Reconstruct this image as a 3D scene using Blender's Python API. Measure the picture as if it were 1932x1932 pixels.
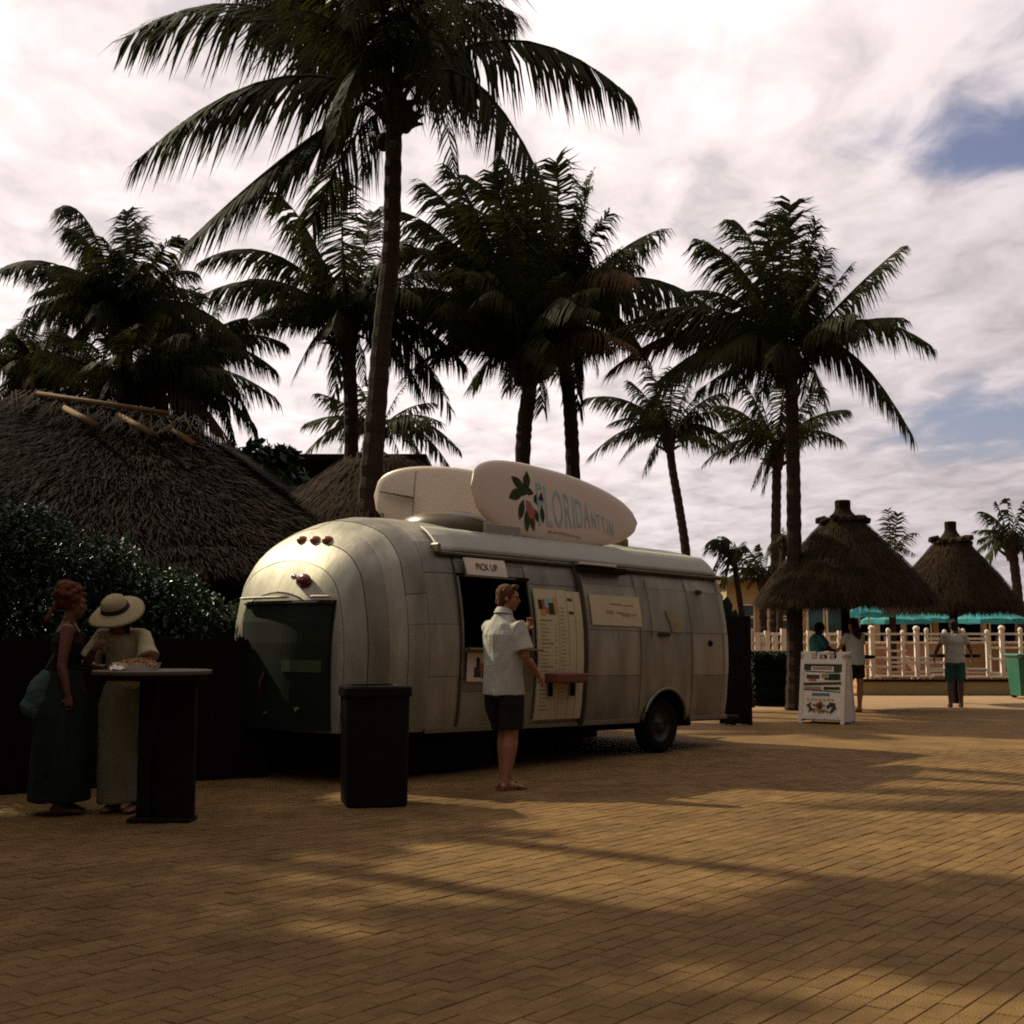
import bpy, bmesh, math, random
import numpy as np
from mathutils import Vector, Matrix, noise as mnoise, Euler

for o in list(bpy.data.objects):
    bpy.data.objects.remove(o)
random.seed(7)
scene = bpy.context.scene
col = scene.collection
R = math.radians

# ------------------------------------------------------------------ camera
FP = 2400.0 / 1932.0
CAM_H = 1.35
PITCH = math.atan(234 / 2400)
cam_data = bpy.data.cameras.new('camera')
cam_data.sensor_width = 36
cam_data.sensor_fit = 'HORIZONTAL'
cam_data.lens = 36 * FP
cam_data.clip_end = 3000
cam = bpy.data.objects.new('camera', cam_data)
col.objects.link(cam)
cam.location = (0, 0, CAM_H)
cam.rotation_euler = (R(90) + PITCH, 0, 0)
scene.camera = cam

# ------------------------------------------------------------------ sun, sky, exposure
SUN_AZ = R(-56)          # left of the view direction
SUN_EL = R(40)
sdir = Vector((math.sin(SUN_AZ) * math.cos(SUN_EL), math.cos(SUN_AZ) * math.cos(SUN_EL), math.sin(SUN_EL)))
sl = bpy.data.lights.new('sun', 'SUN')
sl.energy = 5.0
sl.angle = R(0.9)
sl.color = (1.0, 0.88, 0.66)
sun = bpy.data.objects.new('sun', sl)
col.objects.link(sun)
sun.rotation_euler = (-sdir).to_track_quat('-Z', 'Y').to_euler()

world = bpy.data.worlds.new('World')
scene.world = world
world.use_nodes = True
nt = world.node_tree
nt.nodes.clear()


def N(t, **kw):
    n = nt.nodes.new(t)
    for k, v in kw.items():
        setattr(n, k, v)
    return n


def L(a, b):
    nt.links.new(a, b)


def mth(op, a, b=None, c=None, clamp=False):
    n = N('ShaderNodeMath', operation=op, use_clamp=clamp)
    for i, v in enumerate((a, b, c)):
        if v is None:
            continue
        if isinstance(v, (int, float)):
            n.inputs[i].default_value = v
        else:
            L(v, n.inputs[i])
    return n.outputs[0]


def vmth(op, a, b=None):
    n = N('ShaderNodeVectorMath', operation=op)
    for i, v in enumerate((a, b)):
        if v is None:
            continue
        if isinstance(v, (tuple, Vector)):
            n.inputs[i].default_value = tuple(v)
        else:
            L(v, n.inputs[i])
    return n


sky = N('ShaderNodeTexSky', sky_type='NISHITA')
sky.sun_disc = False
sky.sun_elevation = SUN_EL
sky.sun_rotation = SUN_AZ
sky.dust_density = 1.5
bg1 = N('ShaderNodeBackground')
bg1.inputs[1].default_value = 0.085
skt = vmth('MULTIPLY', sky.outputs[0], (1.2, .98, 1.0)).outputs[0]
L(skt, bg1.inputs[0])
tc = N('ShaderNodeTexCoord')
dirn = vmth('NORMALIZE', tc.outputs['Generated']).outputs[0]
sep = N('ShaderNodeSeparateXYZ')
L(dirn, sep.inputs[0])
# clouds lie on a flat layer: direction projected on it
zz = mth('MAXIMUM', mth('ADD', sep.outputs[2], 0.10), 0.02)
cx = mth('DIVIDE', sep.outputs[0], zz)
cy = mth('DIVIDE', sep.outputs[1], zz)
cmb = N('ShaderNodeCombineXYZ')
L(cx, cmb.inputs[0])
L(cy, cmb.inputs[1])
mp = N('ShaderNodeMapping')
L(cmb.outputs[0], mp.inputs[0])
mp.inputs['Rotation'].default_value = (0, 0, R(-30))
mp.inputs['Scale'].default_value = (1.1, 0.75, 1)
n1 = N('ShaderNodeTexNoise', noise_dimensions='2D')
n1.inputs['Scale'].default_value = 1.9
n1.inputs['Detail'].default_value = 9
n1.inputs['Roughness'].default_value = 0.56
n1.inputs['Distortion'].default_value = 0.15
L(mp.outputs[0], n1.inputs['Vector'])
n2 = N('ShaderNodeTexNoise', noise_dimensions='2D')
n2.inputs['Scale'].default_value = 6.5
n2.inputs['Detail'].default_value = 7
n2.inputs['Roughness'].default_value = 0.55
n2.inputs['Distortion'].default_value = 0.3
L(mp.outputs[0], n2.inputs['Vector'])
# angular distance to the sun
dsun = vmth('DOT_PRODUCT', dirn, sdir).outputs['Value']
glow = mth('POWER', mth('MAXIMUM', mth('MULTIPLY_ADD', dsun, 0.5, 0.5), 0.0), 2.3)


def gap(px, py, w, power):
    """a hole in the cloud layer, seen at this bearing"""
    a = (px - 966) / 2400
    b = -(py - 966) / 2400
    v = Vector((a, math.cos(PITCH) - b * math.sin(PITCH), math.sin(PITCH) + b * math.cos(PITCH))).normalized()
    c = (v.x / (v.z + .10), v.y / (v.z + .10), 0)
    d = vmth('SUBTRACT', cmb.outputs[0], c).outputs[0]
    s = vmth('MULTIPLY', d, (1 / w[0], 1 / w[1], 1)).outputs[0]
    l = vmth('LENGTH', s).outputs['Value']
    return mth('MULTIPLY', mth('SUBTRACT', 1.0, mth('MINIMUM', l, 1.0)), power)


g = mth('ADD', mth('ADD', gap(2040, 255, (.44, .26), 1.15), gap(2030, 790, (.72, .75), 1.0)), gap(1910, 20, (.20, .20), .5))
cov = mth('ADD', mth('MULTIPLY', n1.outputs[0], .50), mth('MULTIPLY', n2.outputs[0], .50))
mask = mth('SUBTRACT', mth('MULTIPLY_ADD', cov, 1.6, -0.12), g)
mr = N('ShaderNodeMapRange', interpolation_type='SMOOTHSTEP')
mr.inputs['From Min'].default_value = -0.04
mr.inputs['From Max'].default_value = 0.60
L(mask, mr.inputs[0])
# cloud tone: pinkish white near the sun, lavender grey away from it
shade = N('ShaderNodeMapRange')
shade.inputs['From Min'].default_value = 0.38
shade.inputs['From Max'].default_value = 0.60
shade.inputs['To Min'].default_value = 0.76
shade.inputs['To Max'].default_value = 1.08
L(cov, shade.inputs[0])
gr = N('ShaderNodeMapRange')
gr.inputs['From Min'].default_value = 0.0
gr.inputs['From Max'].default_value = 0.57
gr.inputs['To Min'].default_value = 0.0
gr.inputs['To Max'].default_value = 1.04
L(glow, gr.inputs[0])
ccol = N('ShaderNodeMix', data_type='RGBA')
ccol.inputs[6].default_value = (.98, 0.84, 0.93, 1)
ccol.inputs[7].default_value = (1.0, 0.885, 0.865, 1)
L(gr.outputs[0], ccol.inputs[0])
bg2 = N('ShaderNodeBackground')
L(ccol.outputs[2], bg2.inputs[0])
L(mth('MULTIPLY', gr.outputs[0], shade.outputs[0]), bg2.inputs[1])
mixs = N('ShaderNodeMixShader')
L(mr.outputs[0], mixs.inputs[0])
L(bg1.outputs[0], mixs.inputs[1])
L(bg2.outputs[0], mixs.inputs[2])
wo = N('ShaderNodeOutputWorld')
L(mixs.outputs[0], wo.inputs[0])

scene.view_settings.view_transform = 'Standard'
scene.view_settings.look = 'None'
scene.view_settings.exposure = 0.1
scene.view_settings.gamma = 1.0
scene.view_settings.use_curve_mapping = False
scene.render.engine = 'CYCLES'
scene.cycles.use_denoising = False
scene.cycles.max_bounces = 6
scene.cycles.sample_clamp_indirect = 2.0
scene.cycles.diffuse_bounces = 3
scene.cycles.pixel_filter_type = 'BLACKMAN_HARRIS'
scene.cycles.filter_width = 1.9

# ------------------------------------------------------------------ helpers


def ray(px, py):
    a = (px - 966) / 2400
    b = -(py - 966) / 2400
    return Vector((a, math.cos(PITCH) - b * math.sin(PITCH), math.sin(PITCH) + b * math.cos(PITCH)))


def at(px, py, Y):
    r = ray(px, py)
    return Vector((0, 0, CAM_H)) + r * (Y / r.y)


def gnd(px, Y, z=0.0):
    """ground point at bearing px, distance Y"""
    return Vector(((px - 966) / 2400 * Y * math.cos(PITCH), Y, z))


def mat(name, c, rough=.8, metal=0., var=.15, vs=6., bump=0., bs=None, spec=.5, c2=None, stretch=None, trans=0., emit=None):
    m = bpy.data.materials.new(name)
    m.use_nodes = True
    t = m.node_tree
    b = t.nodes['Principled BSDF']
    b.inputs['Roughness'].default_value = rough
    b.inputs['Metallic'].default_value = metal
    b.inputs['Specular IOR Level'].default_value = spec if (rough < .6 or metal > .3) else .12
    tcn = t.nodes.new('ShaderNodeTexCoord')
    mpn = t.nodes.new('ShaderNodeMapping')
    t.links.new(tcn.outputs['Object'], mpn.inputs[0])
    if stretch:
        mpn.inputs['Scale'].default_value = stretch
    nz = t.nodes.new('ShaderNodeTexNoise')
    nz.inputs['Scale'].default_value = vs
    nz.inputs['Detail'].default_value = 6
    nz.inputs['Roughness'].default_value = .6
    t.links.new(mpn.outputs[0], nz.inputs['Vector'])
    rp = t.nodes.new('ShaderNodeMapRange')
    rp.inputs['From Min'].default_value = .3
    rp.inputs['From Max'].default_value = .7
    t.links.new(nz.outputs[0], rp.inputs[0])
    mx = t.nodes.new('ShaderNodeMix')
    mx.data_type = 'RGBA'
    a = tuple(x * (1 - var) for x in c)
    bb = c2 if c2 else tuple(min(1, x * (1 + var)) for x in c)
    mx.inputs[6].default_value = (*a, 1)
    mx.inputs[7].default_value = (*bb, 1)
    t.links.new(rp.outputs[0], mx.inputs[0])
    t.links.new(mx.outputs[2], b.inputs['Base Color'])
    if bump:
        bn = t.nodes.new('ShaderNodeBump')
        bn.inputs['Strength'].default_value = bump
        bn.inputs['Distance'].default_value = .02
        nz2 = t.nodes.new('ShaderNodeTexNoise')
        nz2.inputs['Scale'].default_value = bs or vs * 5
        nz2.inputs['Detail'].default_value = 4
        t.links.new(mpn.outputs[0], nz2.inputs['Vector'])
        t.links.new(nz2.outputs[0], bn.inputs['Height'])
        t.links.new(bn.outputs[0], b.inputs['Normal'])
    if trans:
        tr = t.nodes.new('ShaderNodeBsdfTranslucent')
        t.links.new(mx.outputs[2], tr.inputs[0])
        ms = t.nodes.new('ShaderNodeMixShader')
        ms.inputs[0].default_value = trans
        t.links.new(b.outputs[0], ms.inputs[1])
        t.links.new(tr.outputs[0], ms.inputs[2])
        t.links.new(ms.outputs[0], t.nodes['Material Output'].inputs[0])
    return m


class MB:
    def __init__(self):
        self.v = []
        self.f = []

    def add(self, vs, fs):
        k = len(self.v)
        self.v += [tuple(x) for x in vs]
        self.f += [tuple(i + k for i in f) for f in fs]
        return self

    def box(self, c, s, rz=0., rot=None, bev=0.):
        hx, hy, hz = s[0] / 2, s[1] / 2, s[2] / 2
        m = rot if rot is not None else Matrix.Rotation(rz, 3, 'Z')
        c = Vector(c)
        if bev > 0:
            b = min(bev, hx * .9, hy * .9, hz * .9)
            vs = []
            for sz in (-1, 1):
                for (x, y) in ((-1, -1), (1, -1), (1, 1), (-1, 1)):
                    vs.append(c + m @ Vector((x * (hx - b), y * (hy - b), sz * hz)))
            for sz in (-1, 1):
                for (x, y) in ((-1, -1), (1, -1), (1, 1), (-1, 1)):
                    vs.append(c + m @ Vector((x * hx, y * (hy - b), sz * (hz - b))))
                for (x, y) in ((-1, -1), (1, -1), (1, 1), (-1, 1)):
                    vs.append(c + m @ Vector((x * (hx - b), y * hy, sz * (hz - b))))
            # convex hull keeps it simple
            bm = bmesh.new()
            for q in vs:
                bm.verts.new(q)
            bmesh.ops.convex_hull(bm, input=bm.verts)
            bm.verts.index_update()
            self.add([q.co.copy() for q in bm.verts], [[w.index for w in f.verts] for f in bm.faces])
            bm.free()
            return self
        vs = [c + m @ Vector((x * hx, y * hy, z * hz)) for z in (-1, 1) for (x, y) in ((-1, -1), (1, -1), (1, 1), (-1, 1))]
        self.add(vs, [(3, 2, 1, 0), (4, 5, 6, 7), (0, 1, 5, 4), (1, 2, 6, 5), (2, 3, 7, 6), (3, 0, 4, 7)])
        return self

    def tube(self, pts, rad, n=8, cap=True, ref=None):
        """rad: float or (rx, ry) per point; ref: direction of the rx axis"""
        pts = [Vector(p) for p in pts]
        k = len(pts)
        vs = []
        ref0 = Vector(ref) if ref is not None else None
        for i, p in enumerate(pts):
            t = (pts[min(i + 1, k - 1)] - pts[max(i - 1, 0)]).normalized()
            r0 = ref0 if ref0 is not None else (Vector((0, 0, 1)) if abs(t.z) < .9 else Vector((1, 0, 0)))
            b = r0 - t * r0.dot(t)
            if b.length < 1e-4:
                b = t.orthogonal()
            b.normalize()
            c = t.cross(b)
            r = rad[i] if isinstance(rad, (list, tuple)) else rad
            rx, ry = r if isinstance(r, (list, tuple)) else (r, r)
            for j in range(n):
                a = 2 * math.pi * j / n
                vs.append(p + b * (math.cos(a) * rx) + c * (math.sin(a) * ry))
        fs = []
        for i in range(k - 1):
            for j in range(n):
                fs.append((i * n + j, i * n + (j + 1) % n, (i + 1) * n + (j + 1) % n, (i + 1) * n + j))
        if cap:
            fs.append(tuple(range(n))[::-1])
            fs.append(tuple((k - 1) * n + j for j in range(n)))
        return self.add(vs, fs)

    def lathe(self, prof, c=(0, 0, 0), n=24, cap=True):
        c = Vector(c)
        vs = []
        for (r, z) in prof:
            for j in range(n):
                a = 2 * math.pi * j / n
                vs.append(c + Vector((r * math.cos(a), r * math.sin(a), z)))
        fs = []
        for i in range(len(prof) - 1):
            for j in range(n):
                fs.append((i * n + j, i * n + (j + 1) % n, (i + 1) * n + (j + 1) % n, (i + 1) * n + j))
        if cap:
            fs.append(tuple(range(n))[::-1])
            fs.append(tuple((len(prof) - 1) * n + j for j in range(n)))
        return self.add(vs, fs)

    def ell(self, c, r, rot=None, n=12, m=8):
        c = Vector(c)
        M = rot if rot is not None else Matrix.Identity(3)
        vs = []
        for i in range(m + 1):
            ph = math.pi * (i / m * .996 + .002)
            for j in range(n):
                a = 2 * math.pi * j / n
                vs.append(c + M @ Vector((r[0] * math.sin(ph) * math.cos(a), r[1] * math.sin(ph) * math.sin(a), r[2] * math.cos(ph))))
        fs = []
        for i in range(m):
            for j in range(n):
                fs.append((i * n + j, (i + 1) * n + j, (i + 1) * n + (j + 1) % n, i * n + (j + 1) % n))
        fs.append(tuple(range(n)))
        fs.append(tuple(m * n + j for j in range(n))[::-1])
        return self.add(vs, fs)

    def mesh(self, name):
        me = bpy.data.meshes.new(name)
        me.from_pydata(self.v, [], self.f)
        me.update()
        return me

    def build(self, name, m, parent=None, smooth=False, loc=None, kind=None, label=None):
        me = self.mesh(name)
        if smooth:
            me.polygons.foreach_set('use_smooth', [True] * len(me.polygons))
        if m:
            me.materials.append(m)
        o = bpy.data.objects.new(name, me)
        col.objects.link(o)
        if parent is not None:
            o.parent = parent
        if loc is not None:
            o.location = loc
        if kind:
            o['kind'] = kind
        if label:
            o['label'] = label
        return o


def tag(o, label, cat, group=None):
    o['label'] = label
    o['category'] = cat
    if group:
        o['group'] = group
    return o


def empty(name, loc=(0, 0, 0), rz=0., label=None, cat=None, group=None):
    o = bpy.data.objects.new(name, None)
    col.objects.link(o)
    o.location = loc
    o.rotation_euler = (0, 0, rz)
    if label:
        tag(o, label, cat, group)
    return o


def link_mesh(name, me, parent, loc=(0, 0, 0), rot=None):
    o = bpy.data.objects.new(name, me)
    col.objects.link(o)
    o.parent = parent
    o.location = loc
    if rot:
        o.rotation_euler = rot
    return o


def remeshed(mb, voxel, name, smooth_it=3, fold=0., fs=9., fscale=(1, 1, 1)):
    """one continuous surface out of overlapping lofts"""
    tmp = bpy.data.objects.new('tmp', mb.mesh('tmp'))
    col.objects.link(tmp)
    md = tmp.modifiers.new('r', 'REMESH')
    md.mode = 'VOXEL'
    md.voxel_size = voxel
    if smooth_it:
        ms = tmp.modifiers.new('s', 'SMOOTH')
        ms.factor = .5
        ms.iterations = smooth_it
    dg = bpy.context.evaluated_depsgraph_get()
    me = bpy.data.meshes.new_from_object(tmp.evaluated_get(dg))
    bpy.data.objects.remove(tmp)
    me.name = name
    if fold:
        for v in me.vertices:
            p = Vector((v.co.x * fscale[0], v.co.y * fscale[1], v.co.z * fscale[2]))
            v.co += v.normal * (mnoise.noise(p * fs) * fold + mnoise.noise(p * fs * 2.7) * fold * .4)
    me.polygons.foreach_set('use_smooth', [True] * len(me.polygons))
    return me


def mesh_obj(name, me, m, parent):
    me.materials.clear()
    me.materials.append(m)
    o = bpy.data.objects.new(name, me)
    col.objects.link(o)
    o.parent = parent
    return o


def text_mesh(s, size, name, extrude=.002, sx=1.0, align='LEFT', shear=0.):
    cu = bpy.data.curves.new(name, 'FONT')
    cu.body = s
    cu.size = size
    cu.extrude = extrude
    cu.align_x = align
    cu.shear = shear
    cu.resolution_u = 3
    tmp = bpy.data.objects.new('tmp', cu)
    col.objects.link(tmp)
    dg = bpy.context.evaluated_depsgraph_get()
    me = bpy.data.meshes.new_from_object(tmp.evaluated_get(dg))
    bpy.data.objects.remove(tmp)
    me.name = name
    if sx != 1.0:
        for v in me.vertices:
            v.co.x *= sx
    return me


# ------------------------------------------------------------------ materials
M = {}
M['ground'] = mat('sandy_ground', (.09, .05, .018), .95, vs=.6, var=.25)
M['joint'] = mat('joint_sand', (.105, .060, .020), .95, vs=20)
M['conc'] = mat('pale_path', (.30, .19, .10), .9, vs=3, var=.12)


def paver_mat():
    m = mat('brick_paver', (.154, .090, .031), .88, vs=2.2, var=.22, bump=.6, bs=110)
    t = m.node_tree
    b = t.nodes['Principled BSDF']
    src = b.inputs['Base Color'].links[0].from_socket
    at_ = t.nodes.new('ShaderNodeAttribute')
    at_.attribute_name = 'tone'
    oi = t.nodes.new('ShaderNodeObjectInfo')
    ad = t.nodes.new('ShaderNodeMath')
    ad.operation = 'ADD'
    t.links.new(at_.outputs['Fac'], ad.inputs[0])
    t.links.new(oi.outputs['Random'], ad.inputs[1])
    fr = t.nodes.new('ShaderNodeMath')
    fr.operation = 'FRACT'
    t.links.new(ad.outputs[0], fr.inputs[0])
    mr_ = t.nodes.new('ShaderNodeMapRange')
    mr_.inputs['To Min'].default_value = .88
    mr_.inputs['To Max'].default_value = 1.12
    t.links.new(fr.outputs[0], mr_.inputs[0])
    tcn = t.nodes.new('ShaderNodeNewGeometry')
    nz = t.nodes.new('ShaderNodeTexNoise')
    nz.inputs['Scale'].default_value = .8
    nz.inputs['Detail'].default_value = 9
    nz.inputs['Roughness'].default_value = .68
    t.links.new(tcn.outputs['Position'], nz.inputs['Vector'])
    mr2 = t.nodes.new('ShaderNodeMapRange')
    mr2.inputs['From Min'].default_value = .3
    mr2.inputs['From Max'].default_value = .7
    mr2.inputs['To Min'].default_value = .72
    mr2.inputs['To Max'].default_value = 1.28
    t.links.new(nz.outputs[0], mr2.inputs[0])
    mu = t.nodes.new('ShaderNodeMath')
    mu.operation = 'MULTIPLY'
    t.links.new(mr_.outputs[0], mu.inputs[0])
    t.links.new(mr2.outputs[0], mu.inputs[1])
    vm = t.nodes.new('ShaderNodeVectorMath')
    vm.operation = 'SCALE'
    t.links.new(src, vm.inputs[0])
    t.links.new(mu.outputs[0], vm.inputs['Scale'])
    t.links.new(vm.outputs[0], b.inputs['Base Color'])
    return m


M['paver'] = paver_mat()
M['frond'] = mat('palm_leaf', (.028, .033, .007), .75, vs=1.5, var=.45, trans=.32)
M['frond2'] = mat('palm_leaf_pale', (.045, .045, .014), .75, vs=1.5, var=.4, trans=.28)
M['dead'] = mat('dry_frond', (.085, .050, .022), .9, vs=1.5, var=.4, trans=.2)
M['tabletop'] = mat('brown_tabletop', (.075, .05, .025), .5, vs=5)
M['bronze'] = mat('bronze_dome', (.10, .075, .030), .35, vs=3)
M['rachis'] = mat('palm_stalk', (.13, .10, .04), .6)
M['trunk'] = mat('palm_bark', (.036, .023, .014), .95, vs=5, var=.35, bump=.9, bs=22, stretch=(1, 1, 4))
M['coconut'] = mat('coconut_husk', (.035, .022, .010), .7)
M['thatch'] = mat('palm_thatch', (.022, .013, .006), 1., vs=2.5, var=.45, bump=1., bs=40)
M['thatch_old'] = mat('shaded_thatch', (.009, .0045, .0015), 1., vs=2.5, var=.45, bump=1., bs=40)  # darker copy of the thatch: the hut's shade is put into the colour
M['thatch_shaded_b'] = mat('shaded_thatch_blades', (.014, .007, .0023), 1., vs=1.2, var=.6)  # blades of the same hut, darkened in colour for its shade
M['thatch_b'] = mat('thatch_blades', (.030, .018, .008), 1., vs=3, var=.5)
M['pole'] = mat('peeled_pole', (.15, .09, .035), .8, vs=4, stretch=(1, 1, 1), bump=.3)
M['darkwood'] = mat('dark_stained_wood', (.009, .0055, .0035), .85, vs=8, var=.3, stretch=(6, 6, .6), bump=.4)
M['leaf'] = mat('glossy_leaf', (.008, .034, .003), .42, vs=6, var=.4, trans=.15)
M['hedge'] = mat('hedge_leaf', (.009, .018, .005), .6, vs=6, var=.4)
M['alu'] = mat('dull_aluminium', (.30, .282, .21), .55, metal=.80, vs=2.2, var=.30, bump=.16, bs=7, stretch=(1.8, 1.8, .45))  # upright streaks in the colour imitate reflections
_t = M['alu'].node_tree
_b = _t.nodes['Principled BSDF']
_src = _b.inputs['Base Color'].links[0].from_socket
_oi = _t.nodes.new('ShaderNodeObjectInfo')
_mr = _t.nodes.new('ShaderNodeMapRange')
_mr.inputs['To Min'].default_value = .78
_mr.inputs['To Max'].default_value = 1.2
_t.links.new(_oi.outputs['Random'], _mr.inputs[0])
_vm = _t.nodes.new('ShaderNodeVectorMath')
_vm.operation = 'SCALE'
_t.links.new(_src, _vm.inputs[0])
_t.links.new(_mr.outputs[0], _vm.inputs['Scale'])
_t.links.new(_vm.outputs[0], _b.inputs['Base Color'])
M['alu2'] = mat('aluminium_trim', (.20, .18, .12), .45, metal=.8, var=.1)
M['cream'] = mat('cream_awning_case', (.27, .26, .20), .55, var=.08, vs=3)
M['core'] = mat('dark_seam', (.045, .038, .026), .8)
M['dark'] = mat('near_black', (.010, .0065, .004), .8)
M['black_rim'] = mat('black_plastic', (.007, .005, .0035), .75, vs=10)
M['greenglass'] = mat('dark_green_panel', (.010, .015, .006), .62, metal=.1, vs=2, var=.25)
M['sticker'] = mat('faded_sticker', (.045, .06, .025), .8)
M['amber'] = mat('amber_lens', (.26, .075, .015), .3)
M['redlens'] = mat('red_lens', (.10, .015, .008), .25)
M['chrome'] = mat('chrome', (.8, .78, .72), .15, metal=1)
M['white'] = mat('white_paint', (.62, .54, .42), .6, var=.08)
M['board'] = mat('surfboard_white', (.58, .48, .36), .35, var=.05, vs=1.5)
M['menu'] = mat('menu_board', (.50, .43, .25), .6, var=.07, vs=3)
M['ink'] = mat('dark_print', (.06, .05, .03), .8)
M['inkfaint'] = mat('faint_print', (.28, .22, .12), .8)
M['teal'] = mat('teal_print', (.27, .38, .37), .7)
M['pink'] = mat('pink_print', (.30, .12, .09), .7)
M['greenp'] = mat('green_print', (.028, .038, .012), .7, vs=20, var=.4)
M['redp'] = mat('red_print', (.38, .10, .06), .7)
M['orangep'] = mat('orange_print', (.50, .25, .05), .7)
M['redwood'] = mat('red_brown_shelf', (.16, .055, .035), .7, stretch=(1, 8, 8))
M['rubber'] = mat('tyre_rubber', (.008, .007, .006), .85)
M['rim'] = mat('wheel_steel', (.05, .04, .022), .5, metal=.4)
M['skin'] = mat('skin', (.25, .10, .045), .55, var=.08, vs=10)
M['skin2'] = mat('tanned_skin', (.14, .055, .022), .55, var=.08, vs=10)
M['skin3'] = mat('dark_skin', (.08, .036, .018), .55, var=.08, vs=10)
M['hairb'] = mat('brown_hair', (.085, .038, .015), .8, vs=40, var=.5, bump=.8, bs=60)
M['hairr'] = mat('auburn_hair', (.10, .032, .012), .8, vs=30, var=.5, bump=.8, bs=60)
M['haird'] = mat('dark_hair', (.02, .014, .01), .8, vs=40, var=.4)
M['shirt'] = mat('pale_grey_shirt', (.36, .35, .28), .9, vs=12, var=.08, bump=.3, bs=90)
M['shorts'] = mat('dark_shorts', (.013, .011, .011), .9, bump=.3)
M['dress'] = mat('brown_dress', (.020, .010, .006), .9, bump=.3)
M['skirt'] = mat('pale_skirt', (.17, .15, .085), .9, var=.1, bump=.2)
M['tealskirt'] = mat('dark_teal_skirt', (.016, .021, .014), .9, bump=.3, var=.3)
M['tee'] = mat('cream_tee', (.38, .33, .18), .9, var=.06)
M['tealcloth'] = mat('teal_cloth', (.05, .20, .20), .85, var=.2)
M['greenshorts'] = mat('green_shorts', (.02, .075, .055), .85)
M['straw'] = mat('pale_straw_hat', (.30, .25, .13), .8, vs=60, var=.15)
M['band'] = mat('hat_band', (.02, .015, .012), .8)
M['bagc'] = mat('teal_bag_cloth', (.06, .10, .085), .7, vs=5, var=.3)
M['paper'] = mat('white_paper', (.66, .58, .44), .8, var=.04)
M['food'] = mat('fried_food', (.30, .14, .04), .8, vs=30, var=.5)
M['stone'] = mat('cream_stucco', (.34, .26, .13), .9, vs=2, var=.12, bump=.2)
M['coral'] = mat('coral_wall', (.32, .20, .12), .9, vs=1.5, var=.2)
M['sandy'] = mat('orange_sand', (.42, .22, .08), .95, vs=1.5, var=.25)
M['winglass'] = mat('window_glass', (.035, .05, .045), .12, vs=2)
M['fence'] = mat('white_fence', (.66, .58, .46), .6, var=.08)
M['umb'] = mat('turquoise_canvas', (.055, .29, .31), .8, var=.12, trans=.2)
M['gold'] = mat('gold_fascia', (.42, .24, .04), .7)
M['bin_green'] = mat('green_plastic', (.015, .10, .055), .45)
M['shoe'] = mat('tan_sandal', (.12, .05, .025), .7)

# ------------------------------------------------------------------ setting: ground, paving, path
MB().add([(-600, -300, -.03), (600, -300, -.03), (600, 900, -.03), (-600, 900, -.03)], [(0, 1, 2, 3)]).build('ground', M['ground'], kind='structure')
paving = MB().add([(-24, -6, -.0045), (26, -6, -.0045), (26, 23.6, -.0045), (-24, 23.6, -.0045)], [(0, 1, 2, 3)]).build('paving', M['joint'], kind='structure')
path = MB().add([(2.5, 23.6, -.004), (26, 23.6, -.004), (26, 29.3, -.004), (2.5, 29.3, -.004)], [(0, 1, 2, 3)]).build('path', M['conc'], kind='structure')

PANG = R(90 - 38)
pd = Vector((math.cos(PANG), math.sin(PANG), 0))
pn = Vector((-pd.y, pd.x, 0))
PW, PL = .10, .20


def paver_mesh(top=0.0, seed=0):
    rg = random.Random(seed)
    hx, hy = PL / 2 - .0013, PW / 2 - .0013
    b = .003
    t0 = rg.uniform(-.001, .001)
    tl = [(rg.uniform(-.0012, .0012)) for _ in range(4)]
    cs = ((-1, -1), (1, -1), (1, 1), (-1, 1))
    vs = [(x * hx, y * hy, -.02) for x, y in cs] + [(x * hx, y * hy, -.005 + tl[i]) for i, (x, y) in enumerate(cs)] + \
         [(x * (hx - b), y * (hy - b), t0 + tl[i]) for i, (x, y) in enumerate(cs)]
    fs = [(8, 9, 10, 11)]
    for k in (0, 4):
        for i in range(4):
            j = (i + 1) % 4
            fs.append((k + i, k + j, k + 4 + j, k + 4 + i))
    return vs, fs


cand = []
for i in range(-160, 300):
    for j in range(-230, 230):
        c = pd * (i * PL + (PL / 2 if j % 2 else 0)) + pn * (j * PW)
        if c.y < 3.9 or c.y > 15.5:
            continue
        px = 966 + 2400 * c.x / c.y
        if px < -260 or px > 2200:
            continue
        vis = -150 < px < 2080 and c.y > 4.25
        cand.append((c.y if vis else 100 + c.y, c))
cand.sort(key=lambda q: q[0])
pav_meshes = []
for s in range(8):
    vs, fs = paver_mesh(0, s)
    mb = MB().add(vs, fs)
    me = mb.mesh('brick')
    me.materials.append(M['paver'])
    pav_meshes.append(me)
for k, (q, c) in enumerate(cand[:300]):
    o = link_mesh('brick', pav_meshes[k % 8], paving, (c.x, c.y, random.uniform(-.0015, .0015)), (0, 0, PANG + (math.pi if random.random() < .5 else 0)))
# the rest of the bricks: one part
V = []
Fc = []
tone = []
ca, sa = math.cos(PANG), math.sin(PANG)
pv = [paver_mesh(0, s) for s in range(8)]
for k, (q, c) in enumerate(cand[300:]):
    vs, fs = pv[k % 8]
    dz = random.uniform(-.002, .002)
    b0 = len(V)
    V += [(c.x + ca * x - sa * y, c.y + sa * x + ca * y, z + dz) for x, y, z in vs]
    Fc += [tuple(i + b0 for i in f) for f in fs]
    tone += [random.random()] * len(fs)
mb = MB()
mb.v, mb.f = V, Fc
o = mb.build('brick_field', M['paver'], paving, kind='stuff')
at_ = o.data.attributes.new('tone', 'FLOAT', 'FACE')
at_.data.foreach_set('value', tone)
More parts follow.
